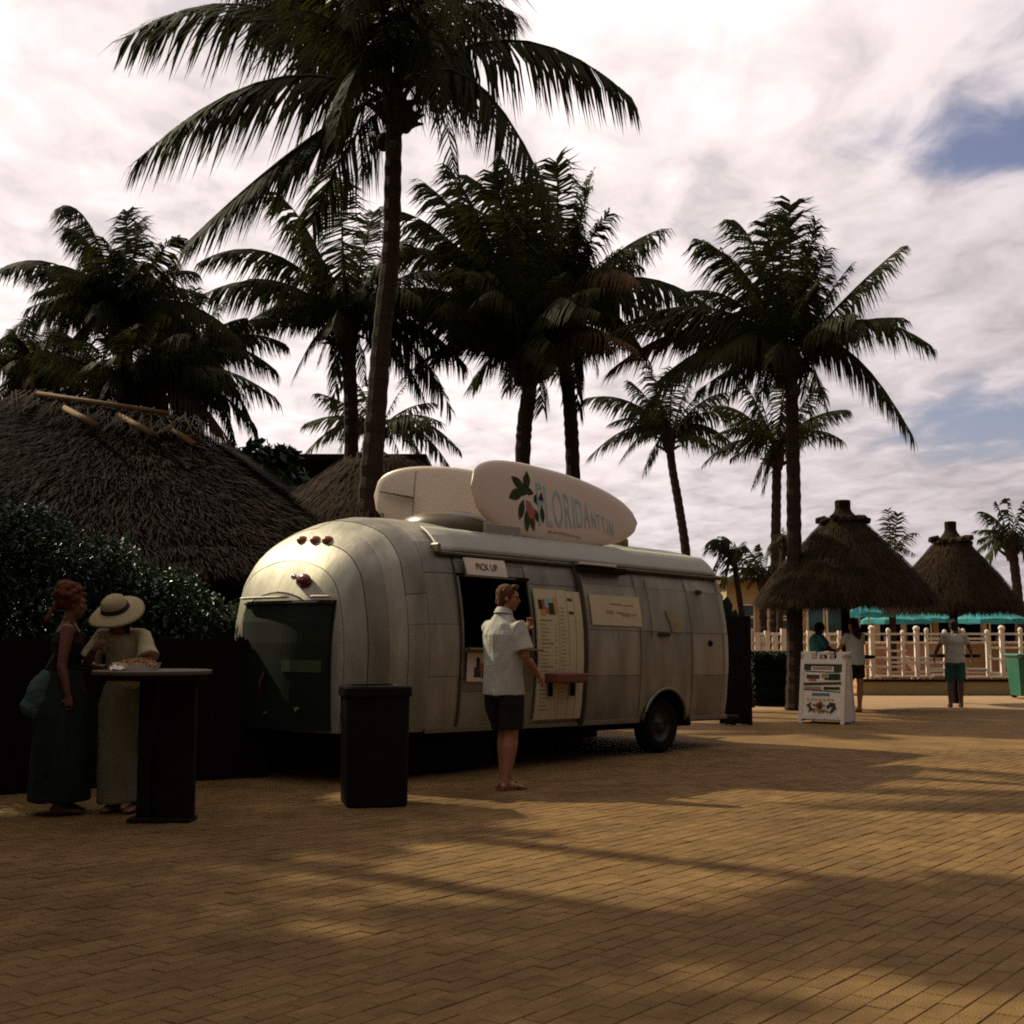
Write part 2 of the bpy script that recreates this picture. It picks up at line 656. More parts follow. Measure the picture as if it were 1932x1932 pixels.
# farther paving, too small to pick the bricks apart
far = mat('far_brick_paving', (.154, .090, .031), .9, vs=2.0, var=.28, bump=.4, bs=30)
MB().add([(-24, 15.4, .0005), (26, 15.4, .0005), (26, 23.6, .0005), (-24, 23.6, .0005)], [(0, 1, 2, 3)]).build('far_bricks', far, paving)

# ------------------------------------------------------------------ palms


def unit(a):
    return a / np.maximum(np.linalg.norm(a, axis=-1, keepdims=True), 1e-6)


def frond_mesh(p0, c, p1, wid, seed, n=70, wind=Vector((-.12, 0, 0)), droop=.75, wl=.05, mb=None):
    """an arching stalk with two rows of drooping leaflets"""
    rg = random.Random(seed)
    rn = np.random.RandomState(seed % 100000)
    if mb is None:
        mb = MB()
    P0, C, P1 = (np.array(q, dtype=float) for q in (p0, c, p1))
    K = 9
    pts = [Vector(P0 * (1 - t) ** 2 + C * 2 * t * (1 - t) + P1 * t * t) for t in [i / K for i in range(K + 1)]]
    mb.tube(pts, [max(.005, .032 * (1 - i / K) ** .8 * min(1.2, wid / .8)) for i in range(K + 1)], n=4, cap=False)
    up = np.array((0, 0, 1.))
    twist = rg.uniform(-.45, .45)
    wv_ = np.array(wind, dtype=float)
    droop = droop * rg.uniform(.75, 1.3)
    for s in (-1, 1):
        t = .12 + .88 * (np.arange(n) + rn.rand(n) * .8) / n
        keep = rn.rand(n) > .06
        for q in rn.rand(4):
            keep &= np.abs(t - q) > .013
        t = np.clip(t[keep], 0, 1)[:, None]
        k = len(t)
        p = P0 * (1 - t) ** 2 + C * 2 * t * (1 - t) + P1 * t * t
        tg = unit((C - P0) * 2 * (1 - t) + (P1 - C) * 2 * t)
        side = np.cross(tg, up)
        bad = np.linalg.norm(side, axis=1) < .2
        side[bad] = np.cross(tg[bad], (0, 1., 0))
        side = unit(side)
        nrm = unit(np.cross(side, tg))
        side = unit(side * math.cos(twist) + nrm * math.sin(twist)) * s
        ln = wid * np.sin(math.pi * (.16 + .76 * t)) ** .6 * rn.uniform(.78, 1.15, (k, 1))
        # leaflets hang in loose bunches
        bunch = np.sin(t * 70 + rn.rand() * 6) * .10
        fw = .5 + .9 * t
        d = unit(side * .62 + tg * (fw * .62 + bunch) + nrm * .06 - up * droop * .85 * (1.15 - .6 * t) + wv_ + rn.uniform(-.11, .11, (k, 3)))
        m = p + d * ln * .45
        d2 = unit(d - up * droop * rn.uniform(.5, 1.3, (k, 1)) + wv_)
        e = m + d2 * ln * .55
        w = wl * wid / .8 * rn.uniform(.7, 1.2, (k, 1))
        wv = np.cross(d, np.cross(tg, d))
        wv = unit(wv) * w
        V_ = np.stack([p - wv * .5, p + wv * .5, m + wv * .6, m - wv * .6, e], 1).reshape(-1, 3)
        b0 = len(mb.v)
        mb.v += [tuple(q) for q in V_.tolist()]
        for q in range(k):
            a = b0 + q * 5
            mb.f.append((a, a + 1, a + 2, a + 3))
            mb.f.append((a + 3, a + 2, a + 4))
    return mb


def palm(label, crown, Y, trunk, tips, group=None, r=(.16, .12), wid=.24, name='coconut_palm', n=92, extra=6, wl=.026, fm='frond', seed=1, nuts=0, wind=(-.12, 0, 0), shaft=True, droop=1.0, base_z=0.):
    """crown (px,py); trunk: list of (px,py) from bottom to crown; tips: (px, py, lift, depth)"""
    rg = random.Random(seed * 77)
    tp = [at(x, y, Y) for x, y in trunk]
    foot = Vector((tp[0].x, Y, base_z))
    if tp[0].z > base_z + .3:
        sl_ = (tp[0] - tp[1]) / max(.1, (tp[1].z - tp[0].z)) if len(tp) > 1 else Vector((0, 0, -1))
        foot = Vector((tp[0].x + sl_.x * tp[0].z * .6, Y, base_z))
        tp = [foot] + tp
    c = at(crown[0], crown[1], Y)
    tp = tp + [c]
    # smooth the trunk line
    pts = []
    for i in range(len(tp) - 1):
        a = tp[max(i - 1, 0)]
        b, d = tp[i], tp[i + 1]
        e = tp[min(i + 2, len(tp) - 1)]
        m = max(3, int((d - b).length / .13))
        for k in range(m):
            t = k / m
            pts.append(.5 * ((2 * b) + (d - a) * t + (2 * a - 5 * b + 4 * d - e) * t * t + (3 * b - a - 3 * d + e) * t ** 3))
    pts.append(c)
    root = empty(name, foot, 0, label, 'palm tree', group)
    rr = []
    k = len(pts)
    for i in range(k):
        u = i / (k - 1)
        q = r[0] * (1 - u) + r[1] * u
        q *= 1 + .25 * max(0, .12 - u) / .12
        rr.append(q * (1.0 + (.07 if i % 2 else -.03) + rg.uniform(-.02, .02)))
    MB().tube([p - foot for p in pts], rr, n=10).build('trunk', M['trunk'], root)
    if shaft:
        mb = MB()
        cc = c - foot
        sz = r[1] * 1.35
        mb.tube([cc - Vector((0, 0, sz * 3.4)), cc - Vector((0, 0, sz * 2)), cc, cc + Vector((0, 0, sz * 1.6))], [r[1] * 1.05, sz * 1.15, sz * 1.25, sz * .5], n=9)
        for q in range(16):
            a = rg.random() * 6.28
            d = Vector((math.cos(a), math.sin(a), rg.uniform(.2, 1.2)))
            b0 = cc + Vector((math.cos(a) * sz * .9, math.sin(a) * sz * .9, -rg.uniform(.2, 3.0) * sz))
            mb.tube([b0, b0 + d * sz * 1.1, b0 + d * sz * 1.9 + Vector((0, 0, -.3 * sz))], [.05, .04, .015], n=4)
        mb.build('crown_base', M['trunk'], root)
    for q in range(nuts):
        a = q * 2.4
        cc = c - foot + Vector((math.cos(a) * r[1] * 2.1, math.sin(a) * r[1] * 2.1, -.25 - .28 * (q % 3) * .9))
        MB().ell(cc, (.10, .10, .13), n=9, m=6).build('coconut', M['coconut'], root, smooth=True)
    Lm = 0
    allt = []
    for tpx in tips:
        x, y, lift = tpx[0], tpx[1], tpx[2]
        dy = tpx[3] if len(tpx) > 3 else rg.uniform(-1, 1) * .8
        allt.append((at(x, y, Y + dy), lift, dy))
    avg = sum((q[0] - c).length for q in allt) / max(1, len(allt))
    for q in range(extra):
        a = rg.uniform(.15, .85) * math.pi + (math.pi if q % 2 else 0)
        el = rg.uniform(-.45, .9)
        d = Vector((math.cos(a) * .9, math.sin(a), el)).normalized() * avg * rg.uniform(.7, 1.0)
        allt.append((c + d, rg.uniform(.15, .35), d.y))
    for i, (e, lift, dy) in enumerate(allt):
        dd = e - c
        ln = dd.length
        st = c + Vector((dd.x, dd.y, 0)).normalized() * r[1] * .8 + Vector((0, 0, rg.uniform(-.1, .25)))
        cp = c + dd * .5 + Vector((0, 0, 1)) * (lift * ln * 1.25)
        w = min(wid * ln, wid * avg * 1.15) * rg.uniform(.92, 1.08)
        nn = int(n * min(1.3, max(.6, ln / avg)))
        mb = frond_mesh(st - foot, cp - foot, e - foot, w, seed * 100 + i, n=nn, wind=Vector(wind), wl=wl, droop=droop)
        mb.build('frond', M['dead'] if (rg.random() < .07 and e.z < c.z) else M[fm], root)
    return root


# A: the big one behind the caravan
palm('tallest coconut palm in front, its trunk rising behind the caravan and surfboards', (745, 190), 16.0,
     [(690, 1150), (692, 1000), (708, 800), (722, 620), (737, 480), (742, 300)],
     [(240, 70, .33, .8), (262, 300, .30, -1.0), (352, 458, .10, -.3), (1192, 185, .38, .4), (1062, 430, .52, -.8),
      (858, 330, .95, -1.2), (430, -60, .25, 1.2), (600, -150, .2, .6), (760, -220, .1, 1.5), (880, -180, .1, 1.0), (1010, -100, .25, 1.6),
      (945, 75, .75, -.9), (630, 260, .60, -1.5), (560, 130, .45, 1.6), (470, 40, .35, 1.9), (690, 330, .55, 1.4), (540, -20, .4, -1.6),
      (820, 120, .9, 1.7), (660, 60, .8, -2), (870, 60, .9, -2.2)],
     r=(.16, .10), wid=.36, seed=3, nuts=4, extra=8, n=105, wl=.021, group='coconut palms behind the caravan')
palm('coconut palm just left of the tallest trunk, one frond standing straight up', (655, 610), 24.0,
     [(663, 870), (662, 760), (658, 680)],
     [(520, 362, .22), (640, 325, .02), (705, 400, .08), (585, 450, .1), (380, 492, .38), (375, 560, .3), (395, 660, .28), (553, 715, .38), (630, 770, .5),
      (800, 750, .35), (880, 690, .3), (945, 650, .3), (900, 590, .3), (860, 520, .3), (770, 460, .25), (480, 600, .3), (690, 730, .5), (600, 690, .5), (760, 640, .5), (740, 540, .3),
      (850, 770, .4), (700, 500, .1)],
     r=(.15, .13), wid=.36, seed=5, extra=16, group='coconut palms behind the caravan')
palm('dense wind-blown coconut palm, left of the twin trunks above the surfboard', (1000, 665), 24.0,
     [(985, 900), (990, 800), (998, 740)],
     [(760, 400, .22), (800, 345, .2), (850, 318, .15), (742, 470, .3), (705, 560, .3), (885, 735, .42), (760, 715, .32), (700, 640, .3), (955, 740, .5), (930, 325, .08),
      (990, 340, .05), (1060, 400, .1), (830, 610, .35), (1100, 730, .4), (1120, 560, .3), (900, 540, .25), (840, 450, .2), (880, 400, .15), (1110, 640, .4), (790, 560, .3),
      (960, 450, .1), (1020, 450, .1), (930, 600, .4), (820, 680, .4), (1050, 520, .1)],
     r=(.16, .14), wid=.36, seed=8, extra=26, nuts=4, wind=(-.25, 0, .0), group='coconut palms behind the caravan')
palm('coconut palm on the right one of the twin trunks above the surfboard', (1058, 575), 25.0,
     [(1082, 920), (1076, 780), (1066, 680)],
     [(880, 330, .2), (950, 300, .12), (1010, 320, .08), (1050, 300, .05), (1118, 325, .06), (1110, 360, .05), (1150, 400, .12), (1248, 432, .12), (1205, 500, .2), (1335, 575, .3),
      (1290, 640, .35), (1230, 690, .4), (1092, 780, .5), (860, 380, .2), (960, 700, .5), (900, 480, .25), (1170, 470, .1), (1160, 560, .35), (1240, 570, .35), (1000, 420, .1),
      (830, 520, .3), (880, 620, .35), (1130, 700, .5), (1190, 640, .4), (1070, 420, .05)],
     r=(.15, .13), wid=.36, seed=11, extra=20, wind=(-.2, 0, 0), group='coconut palms behind the caravan')
palm('tall coconut palm rising from the clipped hedge, left of the bigger thatched shelter', (1492, 668), 23.5,
     [(1500, 1300), (1499, 1100), (1497, 900), (1494, 760)],
     [(1318, 452, .24), (1385, 415, .26), (1372, 480, .14), (1440, 420, .1), (1490, 378, .02), (1540, 418, .05), (1465, 405, .05), (1700, 466, .04), (1757, 652, .34), (1722, 822, .42),
      (1605, 500, .06), (1560, 470, .05), (1290, 552, .30), (1100, 655, .26), (1240, 720, .28), (1372, 760, .3), (1420, 790, .4), (1565, 785, .5), (1530, 800, .5), (1410, 560, .12),
      (1520, 480, .02), (1430, 500, .08), (1330, 660, .3), (1620, 640, .3), (1180, 610, .28), (1150, 700, .3), (1240, 640, .2), (1210, 780, .35), (1340, 600, .2)],
     r=(.155, .115), wid=.34, seed=14, extra=12, nuts=4, group='coconut palms behind the caravan')
palm('smaller slim coconut palm standing above the middle of the caravan roof', (1262, 820), 38.0,
     [(1296, 1060), (1282, 960), (1268, 880)],
     [(1105, 752, .25), (1112, 862, .3), (1190, 720, .15), (1218, 892, .3), (1330, 735, .15), (1400, 785, .25), (1345, 850, .3), (1270, 695, .05), (1170, 870, .35), (1225, 690, .1),
      (1395, 850, .35), (1150, 800, .3), (1310, 700, .1), (1370, 740, .2), (1180, 770, .25), (1300, 860, .5)],
     r=(.15, .12), wid=.36, seed=17, extra=8, n=54, wl=.036, group='coconut palms behind the caravan')
palm('slim coconut palm close left of the tall palm by the thatched shelter', (1466, 848), 36.0,
     [(1460, 1200), (1463, 1050), (1465, 930)],
     [(1597, 773, .2), (1588, 830, .3), (1422, 918, .3), (1330, 872, .35), (1345, 765, .25), (1400, 715, .1), (1480, 700, .05), (1545, 730, .1), (1380, 800, .3), (1350, 820, .3),
      (1440, 930, .4), (1510, 900, .4), (1430, 740, .1), (1555, 800, .3)],
     r=(.15, .13), wid=.36, seed=19, extra=8, n=54, wl=.036, group='coconut palms behind the caravan')
palm('low distant palm fanning out behind the base of the tallest trunk', (712, 805), 32.0,
     [(715, 1000), (713, 900)],
     [(575, 800, .2), (568, 866, .35), (600, 742, .12), (832, 796, .2), (868, 850, .32), (852, 886, .35), (765, 725, .08), (660, 745, .1), (640, 850, .4), (800, 870, .4), (700, 720, .05), (820, 760, .15), (610, 830, .3), (760, 880, .4)],
     r=(.15, .13), wid=.36, seed=23, extra=3, n=30, wl=.05, fm='frond2', group='coconut palms behind the caravan')
# the dark mass of three palms behind the big hut
palm('dark bushy coconut palm with a spiky top, behind the left thatched roof', (232, 600), 22.0,
     [(240, 800), (236, 700)],
     [(118, 388, .34), (130, 430, .3), (240, 398, .02), (262, 420, .03), (336, 448, .22), (2, 506, .3), (52, 582, .25), (-5, 650, .3), (395, 602, .3), (425, 700, .35), (455, 640, .3), (330, 500, .12),
      (165, 455, .1), (385, 555, .25), (100, 700, .4), (180, 520, .1), (280, 500, .05), (350, 700, .4), (60, 520, .3), (140, 560, .3), (200, 740, .5), (310, 580, .3), (290, 740, .5), (90, 640, .35)],
     r=(.16, .14), wid=.38, seed=29, extra=30, group='coconut palms behind the left hut')
palm('dark coconut palm spreading right of the bushy one, over the left thatched roof', (345, 690), 23.5,
     [(350, 850), (347, 760)],
     [(525, 602, .22), (522, 700, .32), (497, 850, .45), (445, 838, .5), (425, 562, .12), (230, 700, .3), (300, 560, .05), (370, 545, .03), (540, 650, .3), (460, 600, .2), (200, 640, .25), (260, 790, .4),
      (380, 830, .5), (470, 760, .4), (180, 760, .35), (330, 620, .05), (420, 680, .35), (280, 650, .2)],
     r=(.16, .14), wid=.38, seed=31, extra=22, group='coconut palms behind the left hut')
palm('dark coconut palm at the left picture edge, low behind the thatched roof', (70, 700), 21.0,
     [(66, 820), (68, 760)],
     [(-60, 640, .2), (-40, 720, .3), (10, 770, .4), (125, 640, .15), (165, 760, .4), (60, 600, .03), (-20, 790, .4), (180, 700, .3), (20, 620, .1), (110, 600, .05), (110, 790, .5), (150, 680, .3)],
     r=(.16, .14), wid=.38, seed=37, extra=18, group='coconut palms behind the left hut')
palm('lowest dark coconut palm directly above the ridge poles of the left hut', (230, 745), 20.5,
     [(232, 860), (231, 800)],
     [(20, 700, .25), (60, 790, .35), (420, 720, .3), (480, 800, .35), (380, 640, .15), (100, 620, .15), (300, 600, .05), (200, 580, .03), (450, 860, .4), (120, 820, .4), (340, 840, .4), (520, 750, .3)],
     r=(.16, .14), wid=.38, seed=38, extra=18, shaft=False, group='coconut palms behind the left hut')
palm('wind-blown palm crown at the right picture edge, beyond the second shelter', (1908, 1020), 40.0,
     [(1926, 1180), (1918, 1100)],
     [(1838, 1002, .2), (1850, 965, .2), (1880, 948, .1), (1935, 945, .05), (1838, 1045, .3), (1858, 1072, .35), (1965, 1000, .2), (1985, 1050, .3), (1950, 1085, .4), (1900, 940, .05), (1870, 1000, .2)],
     r=(.16, .14), wid=.36, seed=41, extra=3, n=26, wl=.07, group='distant palms on the right')
palm('thin palm showing a few fronds above the saddle between the two shelters', (1682, 1052), 36.0,
     [(1684, 1160), (1683, 1100)],
     [(1676, 962, .02), (1694, 968, .03), (1730, 1006, .25), (1728, 1048, .3), (1655, 1005, .2), (1640, 1050, .3)],
     r=(.1, .09), wid=.36, seed=43, extra=1, n=22, wl=.06, fm='frond2', group='distant palms on the right')
palm('small crooked palm with a wind-bent crown, right of the caravan end', (1384, 1046), 21.5,
     [(1418, 1335), (1408, 1240), (1398, 1150), (1388, 1080)],
     [(1328, 1042, .35), (1342, 1022, .3), (1362, 1012, .15), (1406, 1022, .1), (1412, 1040, .2), (1350, 1078, .45), (1345, 1050, .4), (1366, 1110, .6), (1340, 1100, .5), (1330, 1030, .3)],
     r=(.055, .045), wid=.42, seed=47, extra=2, n=24, wl=.06, name='small_palm', fm='frond2', wind=(-.3, 0, 0), group='distant palms on the right')
palm('tiny fan-topped palm seen between the two tall trunks', (1480, 1022), 33.0,
     [(1471, 1180), (1474, 1090)],
     [(1450, 1035, .3), (1455, 1010, .15), (1478, 995, .03), (1500, 1008, .15), (1515, 1025, .3), (1520, 1045, .4), (1445, 1055, .4)],
     r=(.09, .08), wid=.4, seed=53, extra=2, n=18, wl=.08, name='small_palm', fm='frond2', group='distant palms on the right')
palm('bushy low palm growing over the corner of the cream building', (1438, 1085), 35.0,
     [(1440, 1180), (1439, 1120)],
     [(1370, 1075, .2), (1380, 1045, .15), (1405, 1030, .1), (1430, 1028, .03), (1455, 1035, .1), (1395, 1098, .3), (1480, 1080, .3), (1480, 1050, .2), (1410, 1110, .3), (1360, 1100, .25)],
     r=(.12, .1), wid=.35, seed=59, extra=3, n=24, wl=.08, name='small_palm', group='distant palms on the right')


def off_palm(x, y, h, s, seed, flat=1., lean=(0, 0)):
    """unseen palms added left of the frame for their shade; flat squeezes the crown to shape it"""
    rg = random.Random(seed)
    root = empty('coconut_palm', (x, y, 0), 0, 'unseen coconut palm added outside the picture on the left for its shade', 'palm tree', 'shade palms added left of the frame')
    c = Vector((lean[0], lean[1], h))
    MB().tube([Vector((lean[0] * t * t, lean[1] * t * t, h * t)) for t in [i / 12 for i in range(13)]], [.17 - .004 * i for i in range(13)], n=8).build('trunk', M['trunk'], root)
    for i in range(26):
        a = i * 2.39996 + rg.uniform(-.2, .2)
        el = 1.0 - i / 26 * 1.6
        d = Vector((math.cos(a), math.sin(a), el * .7)).normalized() * s * rg.uniform(.85, 1.1)
        d.y *= flat
        frond_mesh(c, c + d * .5 + Vector((0, 0, .3 * s)), c + d, .30 * max(s, 1.9), seed * 50 + i, n=40, wl=.07).build('frond', M['frond'], root)
    return root


OFF = [(-9.9, 11.2, 8.6, 1.9, 61, .30), (-7.4, 11.8, 8.6, 1.7, 62, .22), (-11.8, 13.3, 8.5, 2.1, 63, .9), (-7.3, 13.4, 10.2, 1.2, 65, .5), (-10.8, 10.0, 8.4, 2.0, 66, .8), (-10.4, 15.4, 8.7, 1.5, 67, 1.), (-13.0, 14.7, 8.6, 2.2, 68, 1.), (-11.6, 11.9, 8.4, 2.0, 69, .8)]  # crowns placed and flattened to shape the shade on the paving
for q in OFF:
    off_palm(*q)

for q in ((-7.6, 7.4, 5.6, 2.6, 71, 1.), (-6.6, 3.4, 5.2, 2.6, 72, 1.), (-8.8, 5.2, 6.6, 2.8, 73, 1.)):  # extra unseen palms added to block sky light from the left
    off_palm(*q)

# ------------------------------------------------------------------ left: big thatched hut, second hut, dark building, fence, hedge


def thatch_face(mb, a, b, c, d, n, ln=.5, w=.03, seed=0, lift=.05):
    """a-b ridge (top), d-c eave (bottom): blades lying down the slope"""
    rg = random.Random(seed)
    a, b, c, d = map(Vector, (a, b, c, d))
    nrm = (b - a + c - d).cross(d - a).normalized()
    if nrm.z < 0:
        nrm = -nrm
    for i in range(n):
        u, v = rg.random(), rg.random() ** .8
        p = (a * (1 - u) + b * u) * (1 - v) + (d * (1 - u) + c * u) * v
        dn = ((d * (1 - u) + c * u) - (a * (1 - u) + b * u)).normalized()
        sd = dn.cross(nrm)
        q = p + nrm * rg.uniform(.0, lift)
        e = q + (dn + sd * rg.uniform(-.3, .3)).normalized() * ln * rg.uniform(.5, 1.2) + nrm * rg.uniform(-.02, lift * 1.6)
        s = sd * w * rg.uniform(.5, 1.2)
        mb.add([q - s, q + s, e], [(0, 1, 2)])


def quad_slab(mb, pts, th):
    pts = [Vector(p) for p in pts]
    n = (pts[1] - pts[0]).cross(pts[-1] - pts[0]).normalized()
    if n.z < 0:
        n = -n
    k = len(pts)
    vs = [p for p in pts] + [p - n * th for p in pts]
    mb.add(vs, [tuple(range(k)), tuple(range(2 * k - 1, k - 1, -1))] + [(i, (i + 1) % k, k + (i + 1) % k, k + i) for i in range(k)])


hut = empty('thatched_hut', (-7.5, 17.5, 0), 0, 'large dark thatched hut with pale ridge poles, behind the hedge on the left', 'hut')
RL = at(40, 752, 17.5)
RR = at(330, 800, 17.0)
e0 = Vector((-10.8, 13.6, 2.25))
e1 = at(700, 1085, 14.6)
e2 = Vector((-1.0, 21.5, 2.0))
e3 = Vector((-11.5, 22.0, 2.0))
H0 = Vector(hut.location)
mbr = MB()
pt = lambda p: p - H0
quad_slab(mbr, [pt(RL), pt(RR), pt(e1), pt(e0)], .22)
quad_slab(mbr, [pt(RR), pt(e2), pt(e1)], .22)
quad_slab(mbr, [pt(RL), pt(e3), pt(e2), pt(RR)], .22)
quad_slab(mbr, [pt(RL), pt(e0), pt(e3)], .22)
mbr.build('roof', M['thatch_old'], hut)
mb = MB()
mids = []
# bulging thatch: several overlapping courses
for k in range(9):
    v0, v1 = k / 9, (k + 1) / 9
    n_ = Vector((0, -.45, .9)).normalized() * .02
    A, B_ = RL.lerp(e0, v0), RR.lerp(e1, v0)
    C_, D_ = RR.lerp(e1, v1 + .02), RL.lerp(e0, v1 + .02)
    thatch_face(mb, pt(A), pt(B_), pt(C_), pt(D_), 4200, .34, .011, k, .07)
thatch_face(mb, pt(RR), pt(RR + Vector((.05, .05, 0))), pt(e2), pt(e1), 9000, .36, .013, 31, .08)
thatch_face(mb, pt(RL), pt(RL + Vector((.05, .05, 0))), pt(e0), pt(e3), 3500, .36, .015, 32, .08)
mb.build('thatch', M['thatch_shaded_b'], hut, kind='stuff')
# ridge poles
rp = MB().tube([pt(at(70, 742, 17.2)), pt(at(318, 780, 16.8))], .032, n=8)
rp.build('ridge_pole', M['pole'], hut, smooth=True)
for (x0, y0, x1, y1) in ((122, 770, 182, 802), (222, 783, 288, 818), (302, 797, 366, 837)):
    MB().tube([pt(at(x0, y0, 16.9)), pt(at(x1, y1, 16.3))], .042, n=8).build('crossed_pole', M['pole'], hut, smooth=True)
# ridge cap of bundled thatch
mb = MB()
for i in range(12):
    u = i / 11
    p = pt(RL.lerp(RR, u)) + Vector((0, -.1, .02))
    for q in range(70):
        a = random.uniform(-.9, .9)
        d = Vector((a * .5, random.choice((-1, 1)) * .8, -.45)).normalized()
        s = Vector((random.uniform(-.4, .4), 0, random.uniform(-.02, .10)))
        mb.add([p + s, p + s + Vector((.03, 0, 0)), p + s + d * random.uniform(.4, .9)], [(0, 1, 2)])
mb.build('ridge_thatch', M['thatch_shaded_b'], hut, kind='stuff')
for (x, y) in ((-10.0, 14.4), (-6.0, 14.9), (-2.4, 15.3)):
    MB().tube([Vector((x, y, 0)) - H0, Vector((x, y, 2.3)) - H0], .11, n=9).build('post', M['darkwood'], hut)
mb = MB()
mb.box(Vector((-6.5, 16.2, 1.1)) - H0, (9.5, .12, 2.2))
mb.build('back_wall', M['darkwood'], hut)


def cone_hut(label, cx, Y, apex_py, cap_py, eave_py, rad_px, post_r, seed, group=None, cat='shelter', cap_w=15, counter=None, post=True):
    s = 2400 / Y
    c = gnd(cx, Y)
    zc = at(cx, cap_py, Y).z
    za = at(cx, apex_py, Y).z
    ze = at(cx, eave_py, Y).z
    rr = rad_px / s
    root = empty('thatched_shelter', c, 0, label, cat, group)
    rg = random.Random(seed)
    prof = [(rr, ze), (rr * .97, ze + .10), (rr * .86, ze + (za - ze) * .24), (rr * .65, ze + (za - ze) * .51), (rr * .35, ze + (za - ze) * .83), (rr * .20, za), (.02, za + .02)]
    n = 40
    mb = MB()
    inner = [(0.03, za - .15), (rr * .55, ze + (za - ze) * .45), (rr * .93, ze + .02)]
    mb.lathe(inner + prof, n=n, cap=False)
    mb.build('roof', M['thatch'], root, smooth=True)
    mb = MB()
    for i in range(11000):
        v = rg.random() ** .75
        a = rg.random() * 6.283
        # radius/height along profile, top to bottom
        t = v * 4.999
        P = prof[1:6][::-1]
        k = min(int(v * 3.999), 3)
        f = v * 4 - k if k < 4 else 1
        r0, z0 = P[k]
        r1, z1 = P[k + 1]
        r_ = r0 + (r1 - r0) * f
        z_ = z0 + (z1 - z0) * f
        dr, dz = (r1 - r0), (z1 - z0)
        q = math.hypot(dr, dz)
        dr, dz = dr / q, dz / q
        ln = rg.uniform(.18, .5) * rr / 1.7
        o_ = rg.uniform(.0, .07)
        tw = rg.uniform(-.12, .12)
        p0 = Vector((math.cos(a) * (r_ + o_ * .4), math.sin(a) * (r_ + o_ * .4), z_ + o_))
        p1 = Vector((math.cos(a + tw) * (r_ + dr * ln + o_), math.sin(a + tw) * (r_ + dr * ln + o_), z_ + dz * ln - .02))
        sd = Vector((-math.sin(a), math.cos(a), 0)) * rg.uniform(.004, .012)
        mb.add([p0 - sd, p0 + sd, p1], [(0, 1, 2)])
    for i in range(2200):
        a = rg.random() * 6.283
        r_ = rr * rg.uniform(.93, 1.0)
        p0 = Vector((math.cos(a) * r_, math.sin(a) * r_, ze + .05))
        p1 = p0 + Vector((math.cos(a) * .05 + rg.uniform(-.05, .05), math.sin(a) * .05 + rg.uniform(-.05, .05), -rg.uniform(.06, .22)))
        sd = Vector((-math.sin(a), math.cos(a), 0)) * rg.uniform(.006, .016)
        mb.add([p0 - sd, p0 + sd, p1], [(0, 1, 2)])
    mb.build('thatch', M['thatch_b'], root, kind='stuff')
    # cap: flared collar and stub
    w = cap_w / s
    MB().lathe([(w * 2.3, za - .12), (w * 2.4, za + .02), (w * 1.7, za + .1), (w * 1.15, za + (zc - za) * .45), (w * .98, za + (zc - za) * .6), (w * 1.0, zc - .02), (w * .85, zc)], n=14).build('roof_cap', M['thatch'], root)
    mb = MB()
    for i in range(14):
        a = i / 14 * 6.28 + rg.uniform(-.1, .1)
        p = Vector((math.cos(a) * w * 2.2, math.sin(a) * w * 2.2, za + rg.uniform(-.03, .08)))
        mb.tube([p, p + Vector((math.cos(a) * .18, math.sin(a) * .18, rg.uniform(-.06, .03)))], [.07, .05], n=6)
    mb.build('collar_bundles', M['thatch_b'], root)
    MB().tube([(0, 0, 0), (0, 0, ze + .6)], post_r, n=12).build('post', M['darkwood'], root)
    for i in range(8):
        a = i / 8 * 6.283 + .2
        MB().tube([(math.cos(a) * post_r, math.sin(a) * post_r, za - .3), (math.cos(a) * rr * .9, math.sin(a) * rr * .9, ze + .02)], .03, n=5).build('rafter', M['darkwood'], root)
    if counter:
        cz, cr = counter
        MB().lathe([(cr * .96, cz - .05), (cr, cz - .03), (cr, cz), (cr * .98, cz + .012)], n=28).build('counter', M['darkwood'], root)
    return root


cone_hut('second thatched roof peeking out behind the tall palm trunk, left of the surfboards', 715, 17.6, 872, 855, 1085, 330, .12, 71, cap_w=10)
cone_hut('bigger round thatched shelter on a dark post, right of the tall palm', 1596, 24.0, 985, 944, 1137, 164, .085, 72, 'round thatched shelters by the pool', counter=(.98, .52), cap_w=15)
cone_hut('smaller round thatched shelter beyond, nearer the right picture edge', 1800, 26.0, 1022, 984, 1150, 122, .085, 73, 'round thatched shelters by the pool', counter=(.97, .5), cap_w=11)

# dark flat-roofed building behind the huts
bl = empty('flat_building', gnd(585, 27.0), 0, 'dark flat-roofed building showing between the left hut and the tall trunk', 'building')
ztop = at(590, 869, 27).z
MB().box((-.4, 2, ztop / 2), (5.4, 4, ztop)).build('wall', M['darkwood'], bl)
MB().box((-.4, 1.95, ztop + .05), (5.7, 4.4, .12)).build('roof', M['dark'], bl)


def leaf_cloud(mb, centre, r, n, size, rg, up=.3):
    c = Vector(centre)
    for i in range(n):
        d = Vector((rg.gauss(0, 1), rg.gauss(0, 1), rg.gauss(0, 1))).normalized()
        rad = rg.random() ** .35
        p = c + Vector((d.x * r[0] * rad, d.y * r[1] * rad, d.z * r[2] * rad))
        if p.z < .02:
            p.z = rg.uniform(.02, .3)
        ax = Vector((rg.gauss(0, 1), rg.gauss(0, 1), rg.gauss(0, 1) + up)).normalized()
        bx = ax.orthogonal().normalized()
        bx = Matrix.Rotation(rg.random() * 6.28, 3, ax) @ bx
        cx_ = ax.cross(bx)
        s = size * rg.uniform(.6, 1.3)
        mb.add([p - bx * s, p + cx_ * s * .42 + ax * s * .12, p + bx * s, p - cx_ * s * .42 + ax * s * .12], [(0, 1, 2), (0, 2, 3)])


